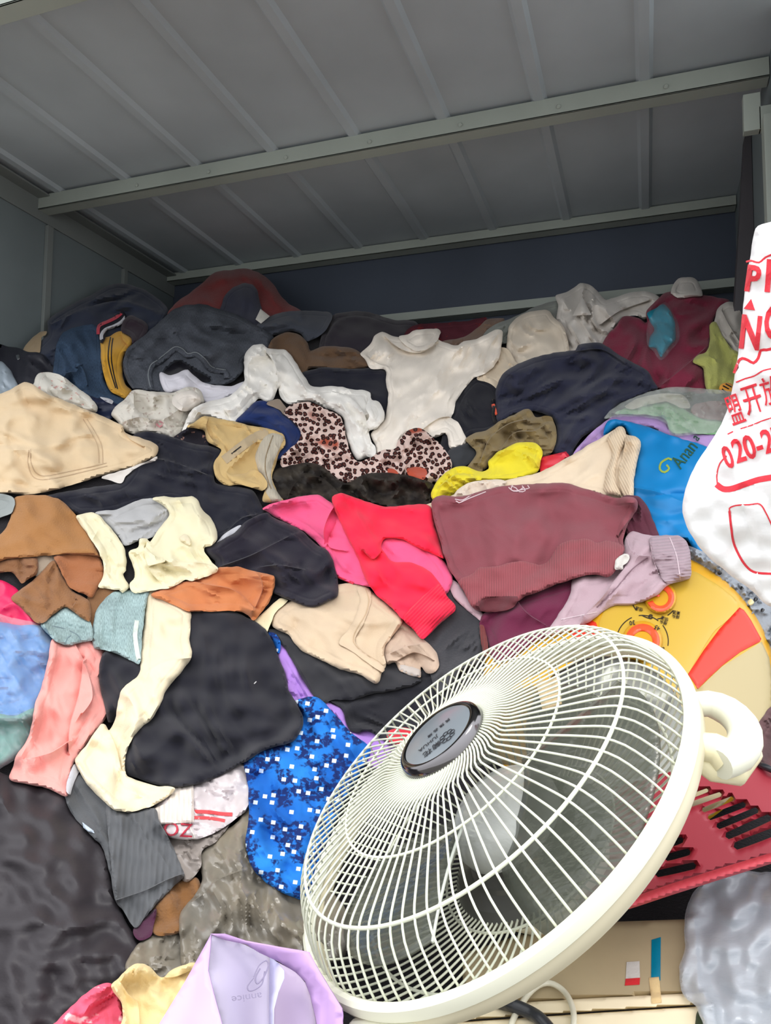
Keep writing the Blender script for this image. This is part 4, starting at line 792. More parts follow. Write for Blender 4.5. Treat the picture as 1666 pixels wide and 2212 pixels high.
for kx, ky, kr, a0 in ((1427, 1291, 35, 195), (1388, 1385, 44, 60)):
    kb = piece('knob', C('knob_yellow', (206, 152, 30), 'gloss'), circ(kx, ky, kr, n=28), parent=ht, th=12, w=6, drape=0, step=4, jit=0)
    piece('knob_ring', C('knob_orange', (236, 84, 44), 'gloss'), circ(kx, ky, kr*.86, a0, a0+325, 26)+circ(kx, ky, kr*.50, a0, a0+325, 26)[::-1], parent=kb, th=3, w=3, drape=0, step=4, smooth=False, label='orange ring')
    aa = math.radians(a0); piece('pointer', C('knob_orange', (236, 84, 44), 'gloss'), [(kx+kr*.85*math.cos(aa), ky+kr*.85*math.sin(aa)), (kx+kr*.55*math.cos(aa+.5), ky+kr*.55*math.sin(aa+.5)), (kx+kr*.12*math.cos(aa+1.2), ky+kr*.12*math.sin(aa+1.2)), (kx+kr*.45*math.cos(aa-.1), ky+kr*.45*math.sin(aa-.1))], parent=kb, th=3, w=3, drape=0, step=3, label='orange pointer')
ink = C('heater_ink', (46, 36, 28))
for a0, a1 in ((262, 308), (200, 246), (322, 370)): strip('dial_mark', ink, [tuple(p) for p in circ(1388, 1385, 56, a0, a1, 10)], 2, ht, th=.8, step=4)
for a0, a1 in ((40, 58), (68, 84), (98, 122), (140, 156)): strip('dial_mark', ink, [tuple(p) for p in circ(1415, 1285, 52, a0, a1, 6)], 2.2, ht, th=.8, step=4)
lettering('dial_print', '30', ink, ht, on_surface(HEAP, 1366, 1345, 170, 13, 13), 1.0)
lettering('dial_print', '45', ink, ht, on_surface(HEAP, 1420, 1356, 208, 13, 13), 1.0)
lettering('dial_print', '60', ink, ht, on_surface(HEAP, 1433, 1404, 250, 13, 13), 1.0)
lettering('dial_print', '摇头\n低温', ink, ht, on_surface(HEAP, 1435, 1340, 200, 8.5, 8.5), 1.0)
lettering('dial_print', '摇头\n高温', ink, ht, on_surface(HEAP, 1461, 1327, 190, 8.5, 8.5), 1.0)
lettering('dial_print', '低温', ink, ht, on_surface(HEAP, 1381, 1315, 195, 8.5, 8.5), 1.0)
strip('dial_mark', ink, [tuple(p) for p in circ(1406, 1332, 4, 0, 340, 8)], 3, ht, th=.8, step=3)
piece('reflector', C('reflector_grey', (120, 122, 118), 'metal', rough=.35), circ(1310, 1590, 175, n=40), parent=ht, th=4, w=14, drape=0, jit=0, step=9, label='grey metal reflector')
piece('sweatshirt', C('mulberry_dark', (92, 44, 58)), '1340,1078 1378,1072 1398,1092 1414,1130 1424,1160 1408,1184 1370,1180 1350,1140', 'dark mulberry sleeve behind the maroon sweatshirt', 'sweatshirt', th=7, w=16, bulge=6, wr=wrk(4, 26, 60))
piece('skirt', C('burgundy', (104, 36, 64)), '1036,1346 1050,1322 1090,1300 1133,1282 1200,1262 1262,1240 1258,1275 1230,1320 1200,1365 1150,1390 1110,1420 1070,1430 1050,1380', 'burgundy skirt under the maroon sweatshirt hem', 'skirt', th=8, w=18, bulge=8, wr=wrk(4, 36, -40), cr=[('s', '1120,1300 1140,1325 1180,1350', 10, 8)])
piece('strap', C('maroon_rib_band', (120, 60, 58), 'rib'), '1036,1352 1044,1350 1052,1375 1056,1410 1046,1418 1040,1390', 'brown ribbed strap above the fan cage', 'strap', th=6, w=5, step=4)
mv = C('mauve', (186, 160, 168)); 
mo = piece('trousers', mv, '1180,1372 1205,1330 1232,1285 1240,1250 1290,1240 1320,1225 1345,1190 1352,1160 1366,1148 1400,1156 1450,1157 1468,1158 1484,1172 1492,1200 1493,1240 1488,1252 1445,1263 1420,1286 1370,1306 1320,1311 1270,1346 1230,1362',
      'dusty mauve trousers with gathered elastic cuff over the yellow heater', 'trousers', th=10, w=20, bulge=12, bw=40, wr=[wrk(5, 30, -45, 3)], cr=[('g', '1290,1315 1340,1260 1400,1210', 4, -6), ('s', '1260,1330 1300,1290 1330,1250 1350,1225', 8, 6), ('s', '1355,1165 1370,1195 1405,1200', 9, 7)])
mc = piece('elastic_cuff', C('mauve_rib', (170, 148, 156), 'rib', scale=.9, angle=84), '1404,1164 1420,1158 1450,1156 1468,1158 1484,1172 1492,1200 1493,1240 1488,1250 1445,1260 1430,1250 1422,1228 1412,1210', parent=mo, th=6, w=12, bulge=7, bw=18, drape=1, step=4, wr=(3, 13, 5, 6), label='gathered elastic cuff')
strip('stitching', C('mauve_thread', (210, 190, 196)), '1446,1158 1462,1200 1470,1252', 2.2, mc); strip('stitching', C('mauve_thread', (210, 190, 196)), '1405,1172 1412,1210 1424,1240', 2.2, mo)
strip('stitching', C('mauve_thread', (210, 190, 196)), '1212,1338 1250,1330 1290,1322', 2.2, mo); strip('seam', C('mauve_seam', (140, 112, 122)), '1290,1312 1330,1272 1368,1228 1400,1205', 2.4, mo)
mr = C('maroon', (140, 76, 84)); 
sw = piece('sweatshirt', mr, '932,1088 940,1074 960,1070 998,1072 1040,1060 1083,1050 1140,1046 1183,1044 1225,1044 1258,1054 1300,1066 1333,1075 1360,1073 1374,1076 1378,1096 1366,1118 1356,1135 1346,1165 1350,1185 1345,1200 1330,1232 1313,1246 1283,1241 1253,1246 1223,1256 1193,1266 1160,1280 1133,1288 1118,1298 1108,1312 1085,1321 1050,1322 1030,1318 1018,1308 1006,1285 996,1268 986,1252 973,1235 960,1200 950,1165 938,1125',
      'maroon sweatshirt with ribbed hem and white scribble embroidery', 'sweatshirt', th=14, w=28, bulge=26, bw=100, wr=[wrk(4, 70, 20)], cr=[('g', '1190,1100 1200,1160 1180,1215', 26, -14), ('g', '1050,1110 1080,1160 1100,1200', 30, 8), ('g', '1250,1080 1290,1110 1300,1160', 24, 8), ('s', '1345,1185 1335,1160 1370,1110', 8, -8), ('g', '1270,1060 1320,1090 1370,1100', 8, -5)])
hm = piece('ribbed_hem', C('maroon_rib', (158, 84, 90), 'rib', scale=1.25), '990,1258 998,1248 1020,1240 1036,1226 1065,1224 1100,1216 1120,1212 1145,1214 1165,1220 1180,1216 1192,1200 1205,1180 1228,1168 1252,1164 1275,1165 1290,1172 1312,1168 1330,1172 1348,1182 1344,1202 1330,1232 1315,1246 1283,1241 1253,1246 1223,1256 1193,1266 1160,1280 1133,1288 1118,1298 1080,1292 1045,1296 1024,1312 1008,1290 998,1268',
      parent=sw, th=8, w=9, bulge=5, bw=20, drape=1, cr=[('g', '1180,1216 1200,1240 1220,1255', 12, -5)], label='ribbed lighter hem')
piece('lining', C('maroon_inside_shade', (104, 52, 58)), '1026,1312 1040,1296 1075,1290 1117,1288 1119,1299 1108,1312 1085,1320 1050,1321', parent=sw, th=3, w=8, drape=1, pits=[('1036,1308 1050,1296 1095,1290 1112,1294 1095,1308 1060,1314', 8)], label='inside of the hem with shade painted in')  # darker maroon puts the opening's shade into the colour
for l in ('1097,1050 1108,1060 1126,1058 1144,1054 1140,1048', '1102,1049 1115,1054 1122,1062 1135,1060 1128,1049', '1108,1048 1104,1058 1118,1061 1132,1052', '985,1082 992,1086 1010,1078 1030,1070 1050,1062', '983,1078 1000,1080 1022,1066'):
    strip('embroidery', C('thread_white', (226, 200, 204)), l, 2.2, sw)
piece('mesh_tag', C('mesh_white', (216, 212, 204), 'fleece'), '1328,1229 1330,1212 1344,1198 1356,1197 1361,1204 1354,1216 1347,1222 1346,1230 1336,1231', parent=sw, th=5, w=5, step=3.5, drape=1, wr=(2, 8, 30, 2), label='small white mesh tag')

# ------------------------------------------------------------------ left: pink sweater, black skirt, denim, browns, creams
ps = piece('sweater', C('salmon_pink', (228, 156, 148)), '114,1380 160,1378 200,1380 226,1400 222,1440 216,1465 226,1495 238,1522 230,1550 200,1590 168,1632 157,1655 150,1700 143,1721 100,1702 60,1694 22,1684 28,1655 38,1628 62,1590 76,1520 90,1480 104,1425',
      'salmon pink sweater hanging down at the left of the black skirt', 'sweater', th=12, w=24, bulge=15, bw=50, wr=wrk(4, 40, 70), cr=[('s', '163,1392 178,1420 196,1470 200,1510 180,1540', 9, 9), ('s', '180,1425 170,1500 150,1570 148,1620', 9, -8), ('g', '192,1540 175,1580 160,1610', 6, -7), ('s', '70,1636 110,1625 150,1600', 10, 7)])
sk = piece('skirt', C('black_knit', (30, 30, 38), 'knit'), '222,1412 260,1400 300,1408 350,1340 410,1318 460,1318 505,1322 550,1342 582,1370 598,1410 614,1450 624,1490 640,1516 654,1545 655,1568 635,1600 600,1612 570,1621 530,1645 475,1675 440,1690 405,1698 375,1700 335,1694 300,1682 270,1668 266,1600 250,1560 235,1560 220,1500 214,1465',
      'large black knitted skirt below the orange trousers', 'skirt', th=14, w=34, bulge=26, bw=120, wr=[wrk(7, 90, 60, 2.5)], cr=[('g', '440,1400 520,1480 560,1600', 30, 8), ('g', '400,1500 420,1600 400,1680', 30, 8)])
strip('thread', C('thread_white2', (210, 210, 210)), '549,1477 554,1472', 2, sk)
piece('cloth', C('grey_lining_scrap', (190, 190, 196)), '142,1704 156,1658 164,1650 172,1664 160,1690 152,1716', 'pale grey scrap between pink sweater and cream sleeve', 'cloth', th=4, w=6, step=5)
cs = piece('sweater', C('cream_knit', (224, 212, 182), 'cotton'), '318,1272 345,1278 372,1292 410,1318 412,1350 410,1385 415,1412 408,1430 380,1466 360,1490 348,1520 330,1550 305,1572 285,1597 272,1632 270,1660 276,1676 305,1688 340,1698 378,1701 362,1722 330,1740 300,1750 270,1754 245,1748 215,1722 188,1694 168,1660 163,1640 190,1604 218,1564 228,1566 236,1578 250,1550 256,1510 268,1484 300,1456 304,1410 310,1360 314,1310',
      'cream knitted sweater with long sleeve trailing over the black skirt', 'sweater', th=10, w=20, bulge=12, bw=36, wr=wrk(3, 44, 60), cr=[('s', '306,1460 350,1430 412,1420', 10, 7), ('g', '268,1600 262,1650 248,1740', 6, -6), ('s', '236,1580 250,1610 262,1660', 8, 6), ('g', '280,1500 300,1540 290,1580', 10, 5)])
dn = C('denim_bleached', (150, 172, 172), 'denim')
piece('cloth', C('brown_under', (128, 92, 62), 'fleece'), '186,1300 205,1270 245,1270 260,1290 220,1320 206,1350 202,1385 192,1375', 'narrow brown fold behind the bleached denim', 'cloth', th=6, w=12)
dd = piece('jeans', dn, '201,1396 202,1342 209,1317 225,1296 245,1279 280,1274 320,1270 314,1317 308,1368 303,1433 285,1427 262,1417 228,1404', 'bleached pale denim leg with frayed hem under the cream blouse', 'jeans', th=9, w=16, bulge=9, wr=wrk(3, 40, 80))
strip('frayed_edge', C('fray_white', (206, 214, 206), 'fleece'), '296,1340 292,1372 296,1405 300,1428', 10, dd, th=4, wr=(3, 6, 0, 1.5))
d2 = piece('jeans', dn, '87,1350 104,1335 122,1322 140,1310 158,1318 190,1336 200,1360 200,1382 188,1386 170,1389 150,1395 126,1388 104,1370', 'bleached denim cuff turned inside out at the left', 'jeans', th=9, w=12, bulge=7, bw=20, wr=wrk(2, 22, 20), pits=[('106,1347 135,1346 165,1352 192,1358 194,1368 170,1364 140,1360 116,1356', 9)], step=5)
strip('stitching', C('denim_thread', (110, 130, 136)), '112,1352 140,1358 168,1372 176,1386', 2, d2)
strip('stitching', C('denim_thread', (110, 130, 136)), '140,1392 146,1378 154,1372', 2, d2)
br = C('camel', (164, 116, 70), 'fleece'); br2 = C('camel_red', (160, 102, 66), 'fleece')
piece('cloth', C('taupe_fleece', (166, 150, 132), 'fleece'), '66,1196 120,1192 126,1212 104,1228 80,1246 70,1230', 'taupe lining showing under the camel skirt', 'cloth', th=6, w=12)
piece('jacket', C('camel_dark', (140, 98, 64), 'fleece'), '24,1292 55,1266 81,1244 118,1210 134,1237 144,1254 158,1277 192,1297 196,1320 192,1342 160,1322 140,1312 112,1330 86,1348 62,1330 44,1312',
      'dark camel jacket panel above the pink and blue bag', 'jacket', th=9, w=18, bulge=9, bw=36, wr=wrk(4, 34, 60), cr=[('g', '120,1222 106,1262 108,1310', 6, -9), ('s', '145,1318 165,1300 160,1280', 7, 6)])
piece('jacket', C('camel_deep', (132, 92, 62), 'fleece'), '-30,1214 10,1206 50,1200 80,1204 80,1238 64,1250 48,1260 38,1250 25,1236 -30,1238', 'turned-up brown cuff at the left edge', 'jacket', th=8, w=12, bulge=5, wr=wrk(3, 20, 20), cr=[('g', '45,1208 46,1235 50,1256', 5, -7)])
piece('jacket', br2, '116,1204 130,1194 160,1190 205,1190 222,1220 226,1240 222,1258 208,1275 199,1291 180,1283 152,1270 138,1248 128,1226', 'reddish camel flap under the cream frill', 'jacket', th=9, w=16, bulge=9, wr=wrk(3, 30, 30))
piece('skirt', br, '33,1074 83,1069 121,1076 141,1088 158,1106 178,1128 199,1161 214,1196 216,1202 190,1199 150,1197 116,1199 85,1202 50,1204 25,1206 0,1212 -30,1224 -30,1170 0,1155 15,1136 26,1108',
      'camel brown skirt at the left edge below the beige trousers', 'skirt', th=11, w=22, bulge=14, bw=60, wr=wrk(4, 50, 20), cr=[('g', '60,1090 50,1140 60,1190', 20, 6)])
piece('shirt', C('pale_grey_left', (150, 156, 154)), '-30,1070 20,1070 32,1080 24,1108 -30,1120', 'pale grey cloth in the gap above the camel skirt', 'shirt', th=4, w=10, raster=False)
gt = piece('t_shirt', C('grey_marl_tee', (180, 180, 180), 'cotton'), '205,1108 252,1100 290,1084 328,1076 360,1088 372,1111 356,1136 330,1160 302,1168 270,1178 258,1161 238,1141', 'grey marl T-shirt between the two cream blouses', 't-shirt', th=8, w=16, bulge=8, wr=wrk(5, 26, -20))
piece('sleeve_bit', C('pale_grey2', (200, 200, 206)), '466,1178 480,1160 494,1147 518,1134 512,1152 492,1164 474,1176', 'small light grey cloth beside the black cardigan', 'cloth', th=5, w=8) if False else piece('cloth', C('pale_grey2', (200, 200, 206)), '462,1180 478,1160 494,1147 520,1134 514,1154 492,1168 474,1184', 'small light grey cloth beside the black cardigan', 'cloth', th=5, w=8)
tb = piece('cardigan', C('aubergine_black', (36, 33, 44)), '440,1184 468,1172 490,1160 508,1150 531,1127 550,1116 567,1109 580,1108 590,1118 632,1135 657,1150 682,1175 706,1188 718,1206 726,1236 731,1265 730,1288 711,1298 692,1307 676,1311 651,1306 621,1295 588,1280 560,1262 500,1256 470,1240 464,1212 450,1200',
      'black cardigan lying over the pink hoodie and beige trousers', 'cardigan', th=13, w=26, bulge=15, bw=70, wr=[wrk(7, 44, 20, 2.4)], cr=[('s', '470,1225 540,1200 600,1170 640,1150', 12, 8), ('g', '625,1228 650,1235 652,1220', 7, -9), ('g', '590,1125 640,1160 690,1200', 8, 7), ('s', '560,1225 600,1220 660,1230', 8, 6)])
og = piece('trousers', C('terracotta', (200, 124, 78)), '326,1284 365,1266 400,1254 430,1248 452,1238 475,1226 500,1224 520,1225 540,1232 556,1236 592,1244 594,1262 588,1284 580,1304 565,1322 548,1341 536,1330 522,1322 490,1319 450,1321 410,1321 378,1308 350,1296',
      'terracotta orange trousers rolled under the cream blouse', 'trousers', th=10, w=16, bulge=10, bw=34, wr=wrk(5, 26, 15, 3), cr=[('s', '420,1256 460,1264 500,1272 530,1292 548,1312', 8, 10), ('s', '556,1238 568,1262 562,1290 552,1312', 7, 8)], pits=[('500,1262 530,1250 556,1246 566,1262 556,1292 545,1300 530,1285', 7)])
ck = C('cream_blouse', (232, 224, 190))
piece('blouse', ck, '164,1117 180,1110 197,1107 210,1110 228,1128 252,1156 267,1179 273,1204 272,1232 266,1240 272,1254 280,1268 266,1280 258,1274 247,1275 230,1271 212,1268 222,1247 222,1216 209,1184 187,1151', 'cream sleeve with gathered frill edge beside the camel skirt', 'blouse', th=9, w=16, bulge=9, bw=30, wr=wrk(4, 20, 70), cr=[('g', '215,1262 235,1250 262,1254', 4, -4)])
cbk = piece('blouse', ck, '330,1078 350,1072 380,1075 400,1073 418,1072 430,1085 438,1102 455,1118 467,1143 469,1165 458,1178 441,1184 450,1205 470,1226 469,1236 450,1244 432,1250 415,1255 400,1252 385,1262 365,1270 330,1275 290,1281 280,1263 290,1247 288,1225 278,1192 298,1182 303,1164 318,1163 324,1170 345,1140 366,1110 352,1092',
      'crumpled cream blouse with small fabric rose', 'blouse', th=10, w=18, bulge=11, bw=44, wr=[wrk(6, 32, 40, 2.2)], cr=[('s', '316,1184 340,1204 362,1210 348,1216 326,1222', 7, 10), ('s', '375,1208 400,1213 440,1216 468,1228', 7, 9), ('s', '318,1170 312,1190 322,1230 350,1262', 8, -7), ('g', '330,1220 370,1235 400,1250', 6, -6), ('g', '420,1090 430,1120 410,1160', 10, 6)])
ro = piece('fabric_rose', C('rose_cream', (232, 220, 188)), '388,1160 396,1154 404,1155 412,1165 413,1176 406,1178 398,1172 390,1168', parent=cbk, th=9, w=6, step=3.5, drape=1, wr=(3, 7, 30, 1.5))

# ------------------------------------------------------------------ lower right: tray, carton, cables, clear bag
piece('jacket', C('dusky_rose', (104, 78, 80)), '1600,1640 1640,1560 1680,1520 1800,1540 1800,1700 1660,1680', 'dusky rose cloth at the right edge between heater and red tray', 'cloth', th=6, w=14, wr=wrk(5, 24, 30))
def slot(x0, y0, x1, y1, w):
    v = np.array((x1-x0, y1-y0)); L = np.linalg.norm(v); v = v/L; n_ = np.array((-v[1], v[0]))*w/2; a = np.array((x0, y0)); b = np.array((x1, y1))
    return [tuple(a+n_), tuple(a-v*w*.3), tuple(a-n_), tuple(b-n_), tuple(b+v*w*.3), tuple(b+n_)]
slots = [slot(1478, 1726, 1528, 1707, 8), slot(1480, 1742, 1556, 1716, 10), slot(1520, 1750, 1582, 1725, 10), slot(1533, 1766, 1608, 1738, 12), slot(1552, 1785, 1635, 1750, 13), slot(1572, 1806, 1662, 1766, 15), slot(1590, 1828, 1690, 1790, 16),
         slot(1446, 1824, 1473, 1814, 13), slot(1440, 1853, 1488, 1840, 14), slot(1420, 1888, 1500, 1870, 14)]
rt = C('tray_red', (150, 34, 50), 'gloss', rough=.45)
tr_ = piece('tray', rt, '1330,1700 1440,1668 1540,1652 1622,1650 1800,1664 1800,1822 1666,1848 1540,1884 1440,1916 1340,1950 1250,1960', 'red plastic slotted tray at the right edge below the heater', 'tray', th=14, w=5, rigid=True, lift=40, smooth=False, jit=0, step=8, holes=slots)
piece('tray_rim', C('tray_red_rim', (190, 54, 68), 'gloss', rough=.45), '1250,1958 1340,1948 1440,1912 1540,1880 1666,1842 1800,1810 1800,1834 1666,1866 1550,1902 1450,1934 1378,1958 1320,1976 1250,1986', parent=tr_, th=26, w=8, drape=0, rigid=True, smooth=False, jit=0, step=6, raster=False, label='thick front edge')
cb_ = C('carton', (176, 160, 128), 'concrete'); cl_ = C('carton_lit', (236, 222, 190), 'concrete')  # one carton: shaded face and lit flaps put into the colours
cx = piece('cardboard_box', cb_, '1000,2060 1150,2010 1300,1992 1500,1985 1510,2146 1300,2156 1150,2165 1000,2178', 'beige cardboard box under the fan at the bottom right', 'cardboard box', th=14, w=4, rigid=True, smooth=False, jit=0, step=9)
piece('box_flap', cl_, '985,2180 1150,2164 1300,2155 1520,2144 1530,2170 1300,2184 1150,2194 980,2206', parent=cx, th=26, w=4, rigid=True, smooth=False, jit=0, label='upper flap in a painted lit tone')
piece('box_flap', cl_, '975,2209 1150,2197 1300,2187 1535,2172 1560,2330 960,2330', parent=cx, th=34, w=4, rigid=True, smooth=False, jit=0, label='lower flap in a painted lit tone')
piece('tape', C('tape_blue', (0, 128, 160), 'gloss'), '1408,2030 1428,2024 1427,2118 1407,2112', parent=cx, th=2, w=2, drape=0, smooth=False, step=7, label='blue adhesive tape')
piece('tape', C('tape_masking', (226, 198, 146)), '1402,2112 1424,2110 1430,2166 1408,2168', parent=cx, th=3, w=2, drape=0, smooth=False, step=7, label='yellowish masking tape')
piece('sticker', C('sticker_white', (200, 196, 190)), '1354,2078 1382,2076 1383,2114 1352,2115', parent=cx, th=1.5, w=2, drape=0, smooth=False, step=7); piece('sticker', C('sticker_red', (206, 44, 50)), '1352,2114 1383,2112 1382,2127 1350,2129', parent=cx, th=2, w=2, drape=0, smooth=False, step=6, label='red strip')
def cable(name, m, line, r, label, lift=.01, cat='cable'):
    ln = catmull(P(line), False, 8); h = HEAP.samp(HEAP.H, ln[:, 0], ln[:, 1])+lift; hs = h.copy()
    for _ in range(6): hs[1:-1] = np.maximum(h[1:-1], (hs[:-2]+2*hs[1:-1]+hs[2:])/4)
    V, F = tube(HEAP.pos(ln[:, 0], ln[:, 1], hs), r, 10); mb = MB().add(V, F)
    return tag(mb.build(name, m, None, True, 60), label, cat)
cable('cable', C('cable_white', (214, 210, 190), 'gloss'), '1092,2250 1110,2200 1140,2150 1165,2128 1190,2124 1215,2138 1232,2162 1240,2195 1236,2240', .0028, 'white cable looped in front of the cardboard box', .004)
cable('cable', C('cable_black', (42, 44, 50), 'gloss'), '1060,2160 1100,2170 1130,2180 1165,2200 1200,2240', .006, 'thick black cable under the fan at the bottom edge', .008)
cable('cable', C('cable_black', (42, 44, 50), 'gloss'), '1560,1665 1600,1648 1630,1648 1680,1668 1740,1690', .004, 'thin black cable above the red tray at the right edge', .006)
piece('glove', C('green_dark_scrap', (60, 70, 50)), '1505,2190 1530,2170 1560,2200 1570,2260 1510,2260', 'dark green scrap below the clear plastic bag', 'cloth', th=5, w=8)
piece('plastic_bag', C('frost_film', (206, 212, 220), 'film', scale=.5, rough=.2, angle=35), '1472,2140 1468,2090 1480,2050 1478,2010 1484,1960 1505,1920 1545,1892 1590,1880 1640,1884 1800,1900 1800,2330 1560,2330 1528,2240 1515,2200 1500,2170 1485,2160',
      'crumpled clear plastic bag in the bottom right corner', 'plastic bag', th=20, w=30, bulge=30, bw=90, wr=[wrk(8, 130, 35, 2.5)], lift=10)

# ------------------------------------------------------------------ bottom left: yellow trousers, pink patterned cloth, lilac paper bag
piece('blouse', C('rose_print', (226, 96, 122), 'print', rgb2=(244, 226, 226), scale=.7), '95,2300 105,2225 120,2208 152,2176 201,2134 243,2126 262,2170 268,2200 258,2300', 'pink and white printed cloth at the bottom edge', 'blouse', th=12, w=14, bulge=10, wr=wrk(6, 30, -30), lift=20)
yp = piece('trousers', C('butter', (224, 202, 150)), '240,2132 260,2108 282,2087 302,2081 320,2086 350,2111 370,2096 400,2084 424,2079 440,2100 440,2300 250,2300 264,2200 262,2166', 'butter yellow trousers beside the lilac paper bag', 'trousers', th=14, w=16, bulge=12, bw=40, wr=wrk(5, 34, 80), lift=26, cr=[('s', '258,2118 280,2150 300,2170 304,2300', 9, 9), ('s', '345,2113 380,2110 420,2092', 7, -7), ('g', '385,2120 370,2180 350,2260', 5, -4)])
lil = C('lilac_paper', (206, 172, 232), 'gloss', rough=.5); lig = C('lilac_inside', (196, 188, 212), 'gloss', rough=.6); lip = C('lilac_rim', (196, 160, 212), 'gloss', rough=.5)  # rim lilac is a little darker than the outer face
pb = sheet('paper_bag', lil, [(456, 2018, .70), (449, 2095, .66), (459, 2138, .64), (487, 2240, .60), (520, 2320, .58), (300, 2320, .60), (336, 2225, .63), (400, 2120, .66)], thick=.0015, sag=.004, seed=3)
tag(pb, 'open lilac paper bag with grey printed logo inside, bottom edge left of the fan', 'paper bag')
sheet('back_panel', lig, [(456, 2020, .701), (487, 2028, .715), (531, 2042, .73), (583, 2069, .745), (583, 2240, .70), (583, 2320, .69), (515, 2320, .675), (487, 2240, .68), (459, 2138, .69), (449, 2095, .70)], pb, .0012, label='pale grey-lilac inner face')
sheet('side_panel', C('lilac_inside2', (196, 178, 206), 'gloss', rough=.6), [(583, 2069, .745), (601, 2079, .745), (640, 2100, .735), (659, 2122, .725), (670, 2151, .71), (682, 2204, .69), (690, 2320, .66), (583, 2320, .69)], pb, .0012, label='darker inner side')
sheet('rim_fold', lip, [(456, 2018, .70), (487, 2018, .712), (531, 2035, .72), (600, 2047, .715), (668, 2056, .71), (690, 2100, .69), (738, 2178, .66), (744, 2320, .63), (694, 2320, .645), (683, 2204, .67), (670, 2150, .69), (659, 2120, .70), (638, 2100, .71), (601, 2077, .72), (560, 2058, .722), (531, 2040, .722), (487, 2031, .712)], pb, .0015, label='folded outer rim')
sheet('ribbon_handle', C('ribbon_lilac', (206, 206, 240), 'gloss'), [(583, 2066, .738), (600, 2080, .72), (613, 2096, .70), (613, 2112, .69), (600, 2142, .68), (590, 2180, .67), (588, 2320, .65), (581, 2320, .66), (581, 2180, .69)], pb, .001, label='pale ribbon handle')
def on_sheet(cx, cy, ang, sx, sy, t0):
    c, s = math.cos(math.radians(ang)), math.sin(math.radians(ang))
    def f(x, y):
        px = cx+x*sx*c+y*sy*s; py = cy+x*sx*s-y*sy*c
        return rays(px, py)*t0(px, py)[:, None]
    return f
tt = lambda px, py: .716-.00012*(py-2050)+.0001*(px-500)-.01-.00010*(py-2050)
lettering('print', 'annice', C('logo_grey', (150, 142, 168)), pb, on_sheet(533, 2155, 172, 26, 22, tt), 1.0, label='grey script logo')
for lp_ in ([(548, 2110), (560, 2085), (575, 2075), (580, 2085), (570, 2110), (556, 2125), (552, 2112), (562, 2092)], [(572, 2098), (566, 2125), (550, 2138), (538, 2140), (535, 2130), (548, 2112)]):
    ln = catmull(lp_, False, 4); V, F = tube(rays(ln[:, 0], ln[:, 1])*tt(ln[:, 0], ln[:, 1])[:, None], .0007, 6); MB().add(V, F).build('print', MATS['logo_grey'], pb)

# ------------------------------------------------------------------ the fan
FC = np.array((-.17286, .83686, -.2403)); FN = np.array((-.51842, -.39615, .75787)); FN /= np.linalg.norm(FN)
def fan_hit(px, py, h):
    r = rays(px, py).reshape(3); t = FN@(FC+FN*h)/(FN@r); return r*t, t
hx, _ = fan_hit(1515, 1590, 0); FX = hx-FC; FX -= FN*(FX@FN); FX /= np.linalg.norm(FX); FY = np.cross(FN, FX)
FM = np.eye(4); FM[:3, 0] = FX; FM[:3, 1] = FY; FM[:3, 2] = FN; FM[:3, 3] = FC
fan = bpy.data.objects.new('fan', None); COL.objects.link(fan); fan.empty_display_size = .05
tag(fan, 'cream electric fan head with wire cage lying face up at the bottom right', 'fan')
cr_ = C('fan_cream', (232, 232, 212), 'gloss', rough=.35); wire = C('wire_white', (226, 230, 210), 'gloss', rough=.35)
def lathe(prof, n=96, closed=False):
    V = []; F = []
    for k in range(n):
        a = 2*math.pi*k/n
        for r, z in prof: V.append((r*math.cos(a), r*math.sin(a), z))
    m = len(prof)
    for k in range(n):
        j = (k+1) % n
        for i in range(m if closed else m-1):
            q = (i+1) % m; F.append((k*m+i, j*m+i, j*m+q, k*m+q))
    return V, F
RIM = [(.2375, .002), (.2400, .0055), (.2445, .0065), (.2485, .0045), (.2500, .000), (.2502, -.006), (.2480, -.008), (.2400, -.008), (.2368, -.004)]
MB().add(*lathe(RIM, 128, True)).build('rim', cr_, fan, True, 35, FM)
MB().add(*lathe([(.2400, -.0082), (.2478, -.0082), (.2484, -.0120), (.2470, -.0200), (.2440, -.0240), (.2400, -.0245), (.2370, -.0210), (.2365, -.0120)], 128, True)).build('rear_rim', C('rim_beige', (214, 206, 178), 'gloss', rough=.4), fan, True, 35, FM)['label'] = 'beige rear half of the rim'  # rear half in a darker beige than the front
def wires(prof, n, r, rings, twist=0, ph=0.0):
    mb = MB(); pr = catmull(prof, False, .008)
    for k in range(n):
        a0 = 2*math.pi*(k+ph)/n; pts = []
        for rr, zz in pr:
            a = a0+(twist*max(0, .085-rr)); pts.append((rr*math.cos(a), rr*math.sin(a), zz))
        mb.add(*tube(pts, r, 6))
    for rr, zz, w in rings:
        mb.add(*tube([(rr*math.cos(2*math.pi*k/120), rr*math.sin(2*math.pi*k/120), zz) for k in range(120)], w, 8, True))
    return mb
FP = [(.050, .0745), (.075, .0735), (.105, .0700), (.140, .0655), (.175, .0605), (.203, .0545), (.219, .044), (.229, .028), (.236, .012), (.239, .001)]
wires(FP, 94, .0012, [(.141, .0640, .0014), (.2065, .0525, .0019), (.052, .0735, .0015)], 9).build('front_grille', wire, fan, True, None, FM)
BP = [(.060, -.086), (.10, -.082), (.14, -.073), (.18, -.058), (.21, -.040), (.228, -.026), (.238, -.016)]
wires(BP, 94, .0012, [(.11, -.080, .0015), (.195, -.050, .0017)], 0, .5).build('rear_grille', wire, fan, True, None, FM)
bd = MB().add(*lathe([(.0001, .0845), (.0430, .0845), (.0445, .0838)], 64)).build('badge', C('badge_grey', (122, 130, 136), 'gloss', rough=.25), fan, True, 35, FM)
